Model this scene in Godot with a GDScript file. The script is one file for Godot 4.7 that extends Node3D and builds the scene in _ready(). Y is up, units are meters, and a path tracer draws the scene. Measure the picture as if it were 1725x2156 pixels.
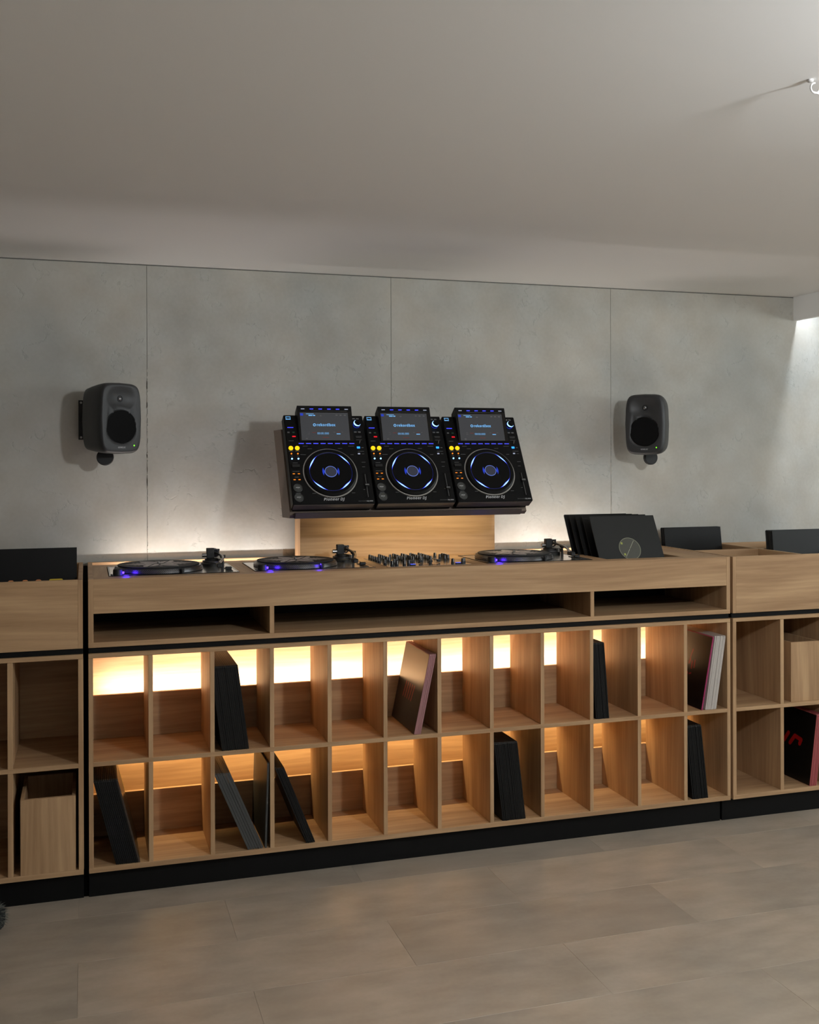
extends Node3D
# A listening corner: oak record furniture, a counter with turntables, three media players on a tilted stand.
# World: x to the right along the furniture front, y up, z towards the viewer; the furniture front is z = 0.

const W := 2.633          # width of the middle unit
const T := 0.016          # board thickness
const YT := 1.142         # counter height
const WALL_Z := -0.68
const CEIL := 2.392
var M := {}
var cache := {}
var stack_end: MeshInstance3D
var rng := RandomNumberGenerator.new()
var ordinals := ["first", "second", "third", "fourth", "fifth", "sixth", "seventh", "eighth", "ninth", "tenth", "eleventh", "twelfth", "thirteenth", "fourteenth", "fifteenth", "sixteenth"]

func _ready():
	rng.seed = 7
	# ---------------------------------------------------------------- camera
	var cam := Camera3D.new()
	cam.name = "camera"
	cam.projection = Camera3D.PROJECTION_FRUSTUM
	cam.near = 0.05
	cam.far = 60.0
	cam.size = cam.near * 2156.0 / 2203.26
	cam.frustum_offset = Vector2(0, -cam.near * (1078.0 - 971.44) / 2203.26)
	cam.transform = Transform3D(Basis(Vector3(0.955183, -0.003273, 0.295998), Vector3(0.003644, 0.999993, -0.000703), Vector3(-0.295994, 0.00175, 0.955188)), Vector3(-0.0074, 1.5634, 3.8788))
	add_child(cam)
	# ---------------------------------------------------------------- sky, exposure
	var we := WorldEnvironment.new()
	we.name = "environment"
	var env := Environment.new()
	env.background_mode = Environment.BG_COLOR
	env.background_color = Color(0.0, 0.0, 0.0)
	env.tonemap_mode = Environment.TONE_MAPPER_LINEAR
	env.tonemap_exposure = 1.03
	env.sdfgi_enabled = true
	env.ssao_enabled = true
	env.ssil_enabled = true
	we.environment = env
	add_child(we)
	# ---------------------------------------------------------------- lights of the room
	materials()
	globe_lamp(Vector3(1.95, 2.225, 3.0), 2.6, Color(0.955, 0.975, 0.99), "white globe lamp under the ceiling to the right of the viewer")
	light_wall("long frosted light panel high on the right wall of the room", Vector3(6.34, 1.88, 2.6), Vector3(-1, 0, 0), Vector2(4.6, 0.8), Color(0.95, 0.99, 1.0), 6.4)
	# cove strip behind the soffit
	strip("cove_light_strip", "white light strip on the hidden side of the soffit by the right wall", Vector3(3.513, 2.365, 0.5), Vector3(0, -1, 0), 2.3, 0.014, 2, Color(0.92, 0.955, 1.0), 0.88)
	# wash strips in the groove behind the counter, left and right of the pillar
	strip("groove_light_strip", "warm light strip in the counter groove left of the pillar", Vector3(0.47, 1.074, -0.575), Vector3(0, 1, -0.15), 0.74, 0.010, 0, Color(1.0, 0.965, 0.945), 0.21)
	strip("groove_light_strip", "warm light strip in the counter groove right of the pillar", Vector3(2.12, 1.074, -0.575), Vector3(0, 1, -0.15), 0.66, 0.010, 0, Color(1.0, 0.965, 0.945), 0.19)
	# strip behind the tilted stand, on the pillar
	strip("stand_light_strip", "warm light strip hidden behind the lower edge of the tilted stand", Vector3(1.38, 1.352, -0.352), Vector3(0, -0.75, -0.65), 0.70, 0.010, 0, Color(1.0, 0.92, 0.74), 0.115)
	# strips behind the back boards of the record shelf
	strip("shelf_light_strip", "warm light strip behind the back board of the upper cubbies", Vector3(1.325, 0.640, -0.350), Vector3(0, 0.6, -1), 2.56, 0.010, 0, Color(1.0, 0.95, 0.87), 1.55)
	strip("shelf_light_strip", "warm light strip under the shelf above the lower cubbies", Vector3(1.325, 0.462, -0.385), Vector3(0, -1, -0.35), 2.56, 0.010, 0, Color(1.0, 0.865, 0.63), 0.72)
	# ---------------------------------------------------------------- structure
	room()
	# ---------------------------------------------------------------- furniture
	middle_shelf()
	counter()
	side_unit(-1)
	side_unit(1)
	crates()
	stand()
	# ---------------------------------------------------------------- machines
	turntables()
	mixer()
	decks()
	speakers()
	# ---------------------------------------------------------------- records and small things
	records()
	tabs()
	small_things()

# ================================================================== nodes
func part(parent: Node, called: String, mesh: Mesh, mat: Material = null, at := Vector3.ZERO) -> MeshInstance3D:
	var o := MeshInstance3D.new()
	o.name = called
	o.mesh = mesh
	if mat:
		o.material_override = mat
	o.position = at
	parent.add_child(o, true)
	return o

func tag(o: Node, label: String, category: String, group := ""):
	o.set_meta("label", label)
	o.set_meta("category", category)
	if group:
		o.set_meta("group", group)

func thing(called: String, label: String, category: String, group := "", at := Vector3.ZERO) -> Node3D:
	var o := Node3D.new()
	o.name = called
	o.position = at
	add_child(o, true)
	tag(o, label, category, group)
	return o

func structure(called: String, mesh: Mesh, mat: Material) -> MeshInstance3D:
	var o := part(self, called, mesh, mat)
	o.set_meta("kind", "structure")
	return o

# ================================================================== mesh helpers
func new_st() -> SurfaceTool:
	var st := SurfaceTool.new()
	st.begin(Mesh.PRIMITIVE_TRIANGLES)
	return st

func face(st: SurfaceTool, pts: Array, n: Vector3, uvs := []):
	var flip: bool = ((pts[1] - pts[0]).cross(pts[2] - pts[0])).dot(n) > 0.0
	for k in range(1, pts.size() - 1):
		var order = [0, k + 1, k] if flip else [0, k, k + 1]
		for q in order:
			st.set_normal(n)
			st.set_uv(uvs[q] if uvs.size() else Vector2(pts[q].x, pts[q].y))
			st.add_vertex(pts[q])

func tri3(st: SurfaceTool, p: Array, n: Array, uv: Array):
	var flip: bool = ((p[1] - p[0]).cross(p[2] - p[0])).dot(n[0] + n[1] + n[2]) > 0.0
	for q in ([0, 2, 1] if flip else [0, 1, 2]):
		st.set_normal(n[q])
		st.set_uv(uv[q])
		st.add_vertex(p[q])

func quad_n(st: SurfaceTool, p: Array, n: Array, uv := []):
	var u = uv if uv.size() else [Vector2(p[0].x, p[0].y), Vector2(p[1].x, p[1].y), Vector2(p[2].x, p[2].y), Vector2(p[3].x, p[3].y)]
	tri3(st, [p[0], p[1], p[2]], [n[0], n[1], n[2]], [u[0], u[1], u[2]])
	tri3(st, [p[0], p[2], p[3]], [n[0], n[2], n[3]], [u[0], u[2], u[3]])

func guv(p: Vector3, axis: int, g: int, off: Vector2) -> Vector2:
	var o := [0, 1, 2]
	o.erase(axis)
	if axis == g:
		return Vector2(p[o[0]], p[o[1]]) + off
	o.erase(g)
	return Vector2(p[g], p[o[0]]) + off

# a box from a to b with chamfered edges; u of the texture runs along axis g, in metres
func box(st: SurfaceTool, a: Vector3, b: Vector3, g := 0, c := 0.0008, xf := Transform3D()):
	var off := Vector2(rng.randf() * 3.0, rng.randf() * 3.0)
	var mid := (a + b) * 0.5
	var h := (b - a) * 0.5
	c = minf(c, minf(h.x, minf(h.y, h.z)) * 0.45)
	for ax in 3:
		var p: int = (ax + 1) % 3
		var q: int = (ax + 2) % 3
		for s in [-1.0, 1.0]:
			var n := Vector3.ZERO
			n[ax] = s
			var pts := []
			var uvs := []
			for k in [[-1, -1], [1, -1], [1, 1], [-1, 1]]:
				var v := Vector3.ZERO
				v[ax] = s * h[ax]
				v[p] = k[0] * (h[p] - c)
				v[q] = k[1] * (h[q] - c)
				pts.append(xf * (mid + v))
				uvs.append(guv(mid + v, ax, g, off))
			face(st, pts, xf.basis * n, uvs)
	for ax in 3:   # edges along ax
		var p: int = (ax + 1) % 3
		var q: int = (ax + 2) % 3
		for k in [[-1, -1], [1, -1], [1, 1], [-1, 1]]:
			var n := Vector3.ZERO
			n[p] = k[0]
			n[q] = k[1]
			var pts := []
			var uvs := []
			for e in [[-1, 0], [1, 0], [1, 1], [-1, 1]]:
				var v := Vector3.ZERO
				v[ax] = e[0] * (h[ax] - c)
				v[p] = k[0] * (h[p] - c * e[1])
				v[q] = k[1] * (h[q] - c * (1 - e[1]))
				pts.append(xf * (mid + v))
				uvs.append(guv(mid + v, p, g, off))
			face(st, pts, xf.basis * n.normalized(), uvs)
	for sx in [-1, 1]:
		for sy in [-1, 1]:
			for sz in [-1, 1]:
				var s3 := Vector3(sx, sy, sz)
				var pts := []
				for ax in 3:
					var v := s3 * (h - Vector3(c, c, c))
					v[ax] = s3[ax] * h[ax]
					pts.append(xf * (mid + v))
				face(st, pts, xf.basis * s3.normalized(), [off, off, off])

func box_mesh(a: Vector3, b: Vector3, g := 0, c := 0.0008, xf := Transform3D()) -> ArrayMesh:
	var st := new_st()
	box(st, a, b, g, c, xf)
	return st.commit()

# profile of (radius, height) points turned round the y axis
func lathe(st: SurfaceTool, prof: Array, segs := 32, xf := Transform3D(), smooth := false):
	var nn := []
	for k in prof.size() - 1:
		var d: Vector2 = prof[k + 1] - prof[k]
		nn.append(Vector2(d.y, -d.x).normalized())
	for k in prof.size() - 1:
		var n0: Vector2 = nn[k]
		var n1: Vector2 = nn[k]
		if smooth and k > 0:
			n0 = (nn[k - 1] + nn[k]).normalized()
		if smooth and k < nn.size() - 1:
			n1 = (nn[k + 1] + nn[k]).normalized()
		for i in segs:
			var a0 := TAU * i / segs
			var a1 := TAU * (i + 1) / segs
			var d0 := Vector3(cos(a0), 0, sin(a0))
			var d1 := Vector3(cos(a1), 0, sin(a1))
			var P := []
			var N := []
			for e in [[d0, prof[k], n0], [d1, prof[k], n0], [d1, prof[k + 1], n1], [d0, prof[k + 1], n1]]:
				P.append(xf * (e[0] * e[1].x + Vector3(0, e[1].y, 0)))
				N.append((xf.basis * (e[0] * e[2].x + Vector3(0, e[2].y, 0))).normalized())
			if prof[k].x < 1e-6:
				tri3(st, [P[0], P[2], P[3]], [N[0], N[2], N[3]], [Vector2.ZERO, Vector2.ZERO, Vector2.ZERO])
			elif prof[k + 1].x < 1e-6:
				tri3(st, [P[0], P[1], P[2]], [N[0], N[1], N[2]], [Vector2.ZERO, Vector2.ZERO, Vector2.ZERO])
			else:
				quad_n(st, P, N)

func lathe_mesh(prof: Array, segs := 32, xf := Transform3D(), smooth := false) -> ArrayMesh:
	var st := new_st()
	lathe(st, prof, segs, xf, smooth)
	return st.commit()

# lying on the local xy plane, axis along +z
func zaxis(at := Vector3.ZERO) -> Transform3D:
	return Transform3D(Basis(Vector3(1, 0, 0), Vector3(0, 0, 1), Vector3(0, -1, 0)), at)

func disc(r: float, h: float, segs := 24, bevel := 0.0005) -> Array:
	return [Vector2(r, 0), Vector2(r, h - bevel), Vector2(r - bevel, h), Vector2(0, h)]

func ring(r0: float, r1: float, h: float) -> Array:
	return [Vector2(r1, 0), Vector2(r1, h * 0.7), Vector2(r1 - (r1 - r0) * 0.25, h), Vector2(r0 + (r1 - r0) * 0.25, h), Vector2(r0, h * 0.7), Vector2(r0, 0)]

func tube(st: SurfaceTool, pts: Array, r: float, segs := 10):
	var frames := []
	for k in pts.size():
		var t: Vector3 = (pts[mini(k + 1, pts.size() - 1)] - pts[maxi(k - 1, 0)]).normalized()
		var u := t.cross(Vector3(0.13, 0.97, 0.21)).normalized()
		frames.append([u, t.cross(u).normalized(), t])
	for k in pts.size() - 1:
		for i in segs:
			var P := []
			var N := []
			for e in [[k, i], [k, i + 1], [k + 1, i + 1], [k + 1, i]]:
				var a: float = TAU * e[1] / segs
				var d: Vector3 = frames[e[0]][0] * cos(a) + frames[e[0]][1] * sin(a)
				N.append(d)
				P.append(pts[e[0]] + d * r)
			quad_n(st, P, N)
	for e in [[0, -1.0], [pts.size() - 1, 1.0]]:
		var ringp := []
		for i in segs:
			var a := TAU * i / segs
			ringp.append(pts[e[0]] + (frames[e[0]][0] * cos(a) + frames[e[0]][1] * sin(a)) * r)
		face(st, ringp, frames[e[0]][2] * e[1])

func tube_mesh(pts: Array, r: float, segs := 10) -> ArrayMesh:
	var st := new_st()
	tube(st, pts, r, segs)
	return st.commit()

# polygon in (u, v) at origin o, pushed along d
func prism(st: SurfaceTool, poly: PackedVector2Array, o: Vector3, u: Vector3, v: Vector3, d: Vector3, g := 0):
	var off := Vector2(rng.randf() * 3.0, rng.randf() * 3.0)
	var tris := Geometry2D.triangulate_polygon(poly)
	var dn := d.normalized()
	var ctr := Vector2.ZERO
	for p in poly:
		ctr += p / poly.size()
	for s in [0.0, 1.0]:
		for k in range(0, tris.size(), 3):
			var P := []
			var U := []
			for q in 3:
				var w: Vector2 = poly[tris[k + q]]
				P.append(o + u * w.x + v * w.y + d * s)
				U.append(Vector2(w.y, w.x) + off if g == 1 else w + off)
			face(st, P, dn * (s * 2 - 1), U)
	var area := 0.0
	for k in poly.size():
		area += poly[k].cross(poly[(k + 1) % poly.size()])
	var run := 0.0
	for k in poly.size():
		var a: Vector2 = poly[k]
		var b: Vector2 = poly[(k + 1) % poly.size()]
		var e := (b - a).normalized()
		var n2 := Vector2(e.y, -e.x) * signf(area)
		var L := a.distance_to(b)
		var D := d.length()
		face(st, [o + u * a.x + v * a.y, o + u * b.x + v * b.y, o + u * b.x + v * b.y + d, o + u * a.x + v * a.y + d], (u * n2.x + v * n2.y).normalized(), [Vector2(0, run) + off, Vector2(0, run + L) + off, Vector2(D, run + L) + off, Vector2(D, run) + off])
		run += L

func prism_mesh(poly: PackedVector2Array, o: Vector3, u: Vector3, v: Vector3, d: Vector3, g := 0) -> ArrayMesh:
	var st := new_st()
	prism(st, poly, o, u, v, d, g)
	return st.commit()

func words(parent: Node, text: String, width: float, mat: Material, at: Vector3, bold := false, called := "lettering", slant := 0.0, basis := Basis()) -> MeshInstance3D:
	var key := text + str(width) + str(bold)
	if not cache.has(key):
		var tm := TextMesh.new()
		var f := SystemFont.new()
		f.font_names = PackedStringArray(["Droid Sans"])
		f.font_weight = 700 if bold else 400
		tm.font = f
		tm.font_size = 32
		tm.text = text
		tm.depth = 0.0
		tm.curve_step = 2.0
		tm.pixel_size = 0.001
		var w: float = tm.get_aabb().size.x
		tm.pixel_size = 0.001 * width / w
		tm.depth = 0.0006
		cache[key] = tm
	var o := part(parent, called, cache[key], mat, at)
	var b := basis
	if slant:
		b = b * Basis(Vector3(1, 0, 0), Vector3(slant, 1, 0), Vector3(0, 0, 1))
	o.basis = b
	return o

# ================================================================== materials
func flat(c: Color, rough := 0.6, metal := 0.0, spec := 0.5) -> StandardMaterial3D:
	var m := StandardMaterial3D.new()
	m.albedo_color = c
	m.roughness = rough
	m.metallic = metal
	m.metallic_specular = spec
	return m

func glow(c: Color, e: float, base := Color(0.05, 0.05, 0.05)) -> StandardMaterial3D:
	var m := flat(base, 0.4)
	m.emission_enabled = true
	m.emission = c
	m.emission_energy_multiplier = e
	return m

func fbm(seed_: int, freq: float, oct := 4) -> FastNoiseLite:
	var n := FastNoiseLite.new()
	n.seed = seed_
	n.noise_type = FastNoiseLite.TYPE_SIMPLEX_SMOOTH
	n.frequency = freq
	n.fractal_type = FastNoiseLite.FRACTAL_FBM
	n.fractal_octaves = oct
	return n

func wood_image() -> Image:
	var w := 1024
	var h := 512
	var im := Image.create(w, h, false, Image.FORMAT_RGB8)
	var n1 := fbm(3, 0.010, 3)
	var n2 := fbm(9, 0.06, 3)
	var n3 := fbm(21, 0.35, 2)
	var wv := fbm(5, 0.004, 2)
	var dark := Color(0.60, 0.465, 0.335)
	var light := Color(0.765, 0.63, 0.475)
	for y in h:
		var ty := TAU * y / h
		for x in w:
			var tx := TAU * x / w
			# a torus keeps both directions seamless: grain long in x, short in y
			var cx := cos(tx) * 26.0
			var sx := sin(tx) * 26.0
			var cy := cos(ty) * 82.0
			var sy := sin(ty) * 82.0
			var warp := wv.get_noise_3d(cx * 1.6, sx * 1.6, cy * 0.8 + sy * 0.5) * 30.0
			var a := n1.get_noise_3d(cx + cy * 1.4, sx + 90.0, sy * 1.4 + warp)
			var b := n2.get_noise_3d(cx * 0.4 + cy * 1.1, sx * 0.4, sy * 1.1 + warp * 0.4)
			var f := n3.get_noise_3d(cx * 0.35 + cy * 2.2, sx * 0.35, sy * 2.2)
			var v := clampf(0.56 + a * 0.55 + b * 0.34 + f * 0.14, 0.0, 1.0)
			im.set_pixel(x, y, dark.lerp(light, v))
	im.generate_mipmaps()
	return im

# noise that repeats without a seam: near the far edge it blends into the near edge
func seam(n: FastNoiseLite, x: float, y: float, s: float, sx := 1.0, sy := 1.0) -> float:
	var m := s * 0.12
	var v := n.get_noise_2d(x * sx, y * sy)
	var tx := clampf((x - s + m) / m, 0.0, 1.0)
	var ty := clampf((y - s + m) / m, 0.0, 1.0)
	if tx > 0.0:
		v = lerpf(v, n.get_noise_2d((x - s) * sx, y * sy), tx)
	if ty > 0.0:
		var w := n.get_noise_2d(x * sx, (y - s) * sy)
		if tx > 0.0:
			w = lerpf(w, n.get_noise_2d((x - s) * sx, (y - s) * sy), tx)
		v = lerpf(v, w, ty)
	return v

func concrete_images() -> Array:
	var s := 1400
	var im := Image.create(s, s, false, Image.FORMAT_RGB8)
	var bm := Image.create(s, s, false, Image.FORMAT_RGB8)
	var n1 := fbm(31, 0.0035, 4)
	var n2 := fbm(32, 0.011, 4)
	var n3 := fbm(33, 0.11, 2)
	var r := fbm(34, 0.014, 3)
	r.domain_warp_enabled = true
	r.domain_warp_amplitude = 26.0
	r.domain_warp_frequency = 0.012
	for y in s:
		for x in s:
			var a := seam(n1, x, y, s)
			var b := seam(n2, x, y, s)
			var c := seam(n3, x, y, s)
			var line := 0.0
			if b > 0.02:
				var rid := seam(r, x, y, s)
				line = maxf(0.0, 1.0 - absf(rid - 0.04) * 34.0) * smoothstep(0.02, 0.32, b)
			var v := 0.71 + a * 0.060 + b * 0.036 + c * 0.012 - line * 0.050
			var w := a * 0.014 - b * 0.010
			im.set_pixel(x, y, Color(v + 0.006 + w, v - 0.003, v - 0.036 - w))
			var h := 0.5 + a * 0.12 + b * 0.14 + c * 0.018 - line * 0.22
			bm.set_pixel(x, y, Color(h, h, h))
	im.generate_mipmaps()
	return [im, bm]

func floor_image() -> Image:
	var s := 1024
	var im := Image.create(s, s, false, Image.FORMAT_RGB8)
	var n1 := fbm(61, 0.0055, 3)
	var n2 := fbm(62, 0.011, 4)
	var n3 := fbm(63, 0.13, 2)
	for y in s:
		for x in s:
			var a := seam(n1, x, y, s)
			var st := seam(n2, x, y, s, 1.0, 2.6)
			var c := seam(n3, x, y, s)
			var v := 0.61 + a * 0.052 + st * 0.050 + c * 0.010
			var w := a * 0.016
			im.set_pixel(x, y, Color(v + 0.052 + w, v, v - 0.066 - w))
	im.generate_mipmaps()
	return im

func tex(im: Image) -> ImageTexture:
	return ImageTexture.create_from_image(im)

func materials():
	var wi := tex(wood_image())
	var wood := flat(Color.WHITE, 0.52, 0.0, 0.4)
	wood.albedo_texture = wi
	wood.uv1_scale = Vector3(0.62, 1.6, 1)
	M.wood = wood
	var both := concrete_images()
	var ci := tex(both[0])
	var cb: Image = both[1]
	cb.bump_map_to_normal_map(5.0)
	cb.generate_mipmaps()
	var cn := tex(cb)
	var con := flat(Color.WHITE, 0.72, 0.0, 0.35)
	con.albedo_texture = ci
	con.normal_enabled = true
	con.normal_texture = cn
	con.normal_scale = 0.42
	con.uv1_triplanar = true
	con.uv1_world_triplanar = true
	con.uv1_scale = Vector3(0.30, 0.30, 0.30)
	M.concrete = con
	var fi := tex(floor_image())
	M.floors = []
	for k in 5:
		var f := flat(Color.WHITE.darkened([0.0, 0.025, 0.01, 0.04, 0.018][k]), 0.40, 0.0, 0.5)
		f.albedo_texture = fi
		f.uv1_triplanar = true
		f.uv1_world_triplanar = true
		f.uv1_scale = Vector3(0.33, 0.33, 0.33)
		f.uv1_offset = Vector3(0.37 * k, 0.0, 0.23 * k)
		M.floors.append(f)
	M.joint = flat(Color(0.52, 0.51, 0.49), 0.9)
	M.caulk = flat(Color(0.72, 0.70, 0.66), 0.8)
	M.white = flat(Color(0.80, 0.79, 0.78), 0.75)
	M.grey_wall = flat(Color(0.48, 0.47, 0.45), 0.8)
	M.ceiling = flat(Color(0.96, 0.955, 0.945), 0.8, 0.0, 0.3)
	M.black = flat(Color(0.075, 0.075, 0.075), 0.55)
	M.laminate = flat(Color(0.035, 0.035, 0.035), 0.55, 0.0, 0.3)
	M.filler = flat(Color(0.03, 0.03, 0.03), 0.9, 0.0, 0.05)
	M.sleeve = flat(Color(0.055, 0.054, 0.053), 0.5, 0.0, 0.35)
	M.sleeve_bin = flat(Color(0.165, 0.168, 0.165), 0.5, 0.0, 0.35)
	M.sleeve_grey = flat(Color(0.25, 0.255, 0.25), 0.42)
	M.worn = flat(Color(0.60, 0.585, 0.56), 0.7)
	M.deck = flat(Color(0.032, 0.032, 0.034), 0.5, 0.0, 0.3)
	M.deck_edge = flat(Color(0.42, 0.39, 0.37), 0.35, 0.6)
	M.jog_rim = flat(Color(0.66, 0.65, 0.63), 0.45, 0.55)
	M.deck_dark = flat(Color(0.022, 0.022, 0.024), 0.4, 0.0, 0.3)
	M.gloss = flat(Color(0.04, 0.04, 0.042), 0.16)
	M.metal = flat(Color(0.62, 0.61, 0.60), 0.3, 1.0)
	M.dark_metal = flat(Color(0.32, 0.32, 0.33), 0.33, 0.9)
	M.plate = flat(Color(0.72, 0.71, 0.69), 0.2, 0.85)
	M.print = flat(Color(0.72, 0.72, 0.72), 0.6)
	M.print_dim = flat(Color(0.38, 0.38, 0.38), 0.6)
	M.stand = flat(Color(0.43, 0.375, 0.33), 0.55)
	M.stand_dark = flat(Color(0.31, 0.275, 0.25), 0.5)
	M.speaker = flat(Color(0.19, 0.192, 0.195), 0.48)
	M.cone = flat(Color(0.045, 0.045, 0.047), 0.75, 0.0, 0.25)
	M.dome = flat(Color(0.55, 0.55, 0.56), 0.25, 0.9)
	M.screen = glow(Color(0.28, 0.285, 0.30), 0.52, Color(0.02, 0.02, 0.02))
	M.cyan = glow(Color(0.45, 0.72, 0.95), 0.9)
	M.pale = glow(Color(0.72, 0.75, 0.85), 0.7)
	M.blue = glow(Color(0.22, 0.25, 1.0), 2.0)
	M.blue_dim = glow(Color(0.12, 0.28, 0.95), 0.55)
	M.sky = glow(Color(0.15, 0.55, 1.0), 2.2)
	M.ice = glow(Color(0.55, 0.75, 1.0), 2.6)
	M.yellow = glow(Color(1.0, 0.78, 0.03), 1.4)
	M.orange = glow(Color(1.0, 0.55, 0.12), 1.1)
	M.red = glow(Color(1.0, 0.08, 0.16), 0.9)
	M.red_dim = glow(Color(0.8, 0.25, 0.15), 0.25)
	M.green = glow(Color(0.45, 1.0, 0.12), 2.2)
	M.violet = glow(Color(0.30, 0.18, 1.0), 5.0)

# ================================================================== lights
func globe_lamp(at: Vector3, energy: float, c: Color, label: String):
	var r := 0.095
	var t := thing("globe_lamp", label, "lamp", "", Vector3(at.x, CEIL, at.z))
	part(t, "stem", lathe_mesh([Vector2(0.05, -0.001), Vector2(0.05, -0.02), Vector2(0.012, -0.024), Vector2(0.012, at.y - CEIL + r * 0.9)], 20), M.white)
	var g := part(t, "lamp_globe", lathe_mesh(arc(r), 24, Transform3D(), true), glow(c, 3.0, Color(0.9, 0.9, 0.9)), Vector3(0, at.y - CEIL, 0))
	var l := OmniLight3D.new()
	l.name = "lamp_light"
	l.light_color = c
	l.light_energy = energy
	l.light_size = r * 0.8
	l.omni_range = 20.0
	l.omni_attenuation = 2.0
	l.shadow_enabled = true
	g.add_child(l)

func arc(r: float) -> Array:
	var p := []
	for k in 17:
		var a := -PI / 2 + PI * k / 16
		p.append(Vector2(maxf(0.0, r * cos(a)), r * sin(a)))
	return p

# a frosted panel on a wall, evenly lit from inside
func light_wall(label: String, at: Vector3, towards: Vector3, size: Vector2, c: Color, energy: float):
	var t := thing("light_panel", label, "light panel", "", at)
	t.basis = Basis.looking_at(towards, Vector3.UP if absf(towards.y) < 0.9 else Vector3(0, 0, 1))
	part(t, "frame", box_mesh(Vector3(-size.x / 2 - 0.03, -size.y / 2 - 0.03, -0.02), Vector3(size.x / 2 + 0.03, size.y / 2 + 0.03, 0.05)), M.metal)
	part(t, "light_diffuser", box_mesh(Vector3(-size.x / 2, -size.y / 2, -0.03), Vector3(size.x / 2, size.y / 2, -0.019)), glow(c, 0.25, Color(0.8, 0.8, 0.8)))
	var l := AreaLight3D.new()
	l.name = "panel_light"
	l.area_size = size
	l.light_color = c
	l.light_energy = energy
	l.shadow_enabled = true
	l.set("area_range", 14.0)
	t.add_child(l)
	l.position = Vector3(0, 0, -0.035)

# a light strip: aluminium profile, glowing diffuser and an area light just in front of it
func strip(called: String, label: String, at: Vector3, towards: Vector3, length: float, width: float, axis: int, c: Color, energy: float):
	var t := thing(called, label, "light strip", "", at)
	var d := towards.normalized()
	var u := Vector3(1, 0, 0) if axis == 0 else Vector3(0, 0, 1)
	var v := d.cross(u).normalized()
	t.basis = Basis(u, v, u.cross(v))
	var f := 1.0 if u.cross(v).dot(d) > 0 else -1.0
	part(t, "profile", box_mesh(Vector3(-length / 2 - 0.004, -width / 2 - 0.002, -0.004 - 0.004 * f), Vector3(length / 2 + 0.004, width / 2 + 0.002, 0.004 - 0.004 * f), 0), M.metal)
	part(t, "light_diffuser", box_mesh(Vector3(-length / 2, -width / 2, minf(0, 0.003 * f)), Vector3(length / 2, width / 2, maxf(0, 0.003 * f)), 0, 0.0005), glow(c, 1.0, Color(0.8, 0.8, 0.8)))
	var l := AreaLight3D.new()
	l.name = "strip_light"
	l.area_size = Vector2(length, width)
	l.light_color = c
	l.light_energy = energy
	l.shadow_enabled = true
	l.set("area_range", 12.0)
	t.add_child(l)
	l.position = Vector3(0, 0, 0.005 * f)
	if f > 0:
		l.rotation.y = PI

# ================================================================== room
func room():
	var x0 := -3.6
	var x1 := 6.4
	var z1 := 6.6
	# floor: a slab with vinyl tiles laid on it
	var fl := structure("floor", box_mesh(Vector3(x0, -0.12, WALL_Z), Vector3(x1, -0.003, z1), 0, 0.001), M.floors[2])
	var tile_mesh := box_mesh(Vector3(0.0002, -0.003, 0.0002), Vector3(0.9998, 0, 0.3348), 0, 0.0004)
	for r in range(-3, 7):
		var z := 0.13 + r * 0.335
		var sx := 0.46 if r % 2 == 0 else -0.035
		for k in range(-3, 5):
			part(fl, "floor_tile", tile_mesh, M.floors[rng.randi() % 5], Vector3(sx + k, 0, z))
	structure("ceiling", box_mesh(Vector3(x0, CEIL, WALL_Z - 0.2), Vector3(x1, CEIL + 0.15, z1), 0), M.ceiling)
	# back wall: a core with cast concrete panels in front of it and open joints between them
	var wb := structure("wall_back", box_mesh(Vector3(x0, 0, WALL_Z - 0.2), Vector3(x1, CEIL, WALL_Z - 0.012), 0), M.joint)
	var js := [x0, -0.84, 0.243, 1.3193, 2.4286, 4.65, 5.7, x1]
	for k in js.size() - 1:
		part(wb, "concrete_panel", box_mesh(Vector3(js[k] + 0.0006, 0.0, WALL_Z - 0.02), Vector3(js[k + 1] - 0.0006, CEIL - 0.004, WALL_Z), 0, 0.0012), M.concrete)
	# crumbly filler showing in the joints beside the loudspeakers
	for j in [[0.243, 1.16, 1.95, 90], [2.4286, 1.16, 1.75, 60]]:
		var st := new_st()
		for k in j[3]:
			var y: float = lerpf(j[1], j[2], rng.randf())
			var s: float = 0.0011 + rng.randf() * 0.0013
			box(st, Vector3(j[0] - s + rng.randf_range(-0.001, 0.001), y, WALL_Z - 0.003), Vector3(j[0] + s, y + rng.randf_range(0.004, 0.022), WALL_Z + 0.0012), 0, 0.0005)
		var b := part(wb, "joint_filler", st.commit(), M.caulk)
		b.set_meta("kind", "stuff")
	structure("wall_left", box_mesh(Vector3(x0 - 0.15, 0, WALL_Z - 0.2), Vector3(x0, CEIL, z1), 2), M.grey_wall)
	structure("wall_right", box_mesh(Vector3(x1, 0, WALL_Z - 0.2), Vector3(x1 + 0.15, CEIL, z1), 2), M.white)
	structure("wall_front", box_mesh(Vector3(x0 - 0.15, 0, z1), Vector3(x1 + 0.15, CEIL, z1 + 0.15), 0), M.white)
	structure("trim_1", box_mesh(Vector3(3.475, 2.270, WALL_Z), Vector3(3.497, CEIL, 5.2), 2, 0.001), M.ceiling)

# ================================================================== furniture
func X(k: int) -> float:      # centre of divider k of the middle shelf
	if k == 0:
		return T / 2
	if k == 12:
		return W - T / 2
	return T / 2 + 0.2065 + (k - 1) * 0.22

const F0 := 0.117   # floor of the lower cubbies
const F1 := 0.492   # floor of the upper cubbies
const TOP := 0.8774

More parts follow.
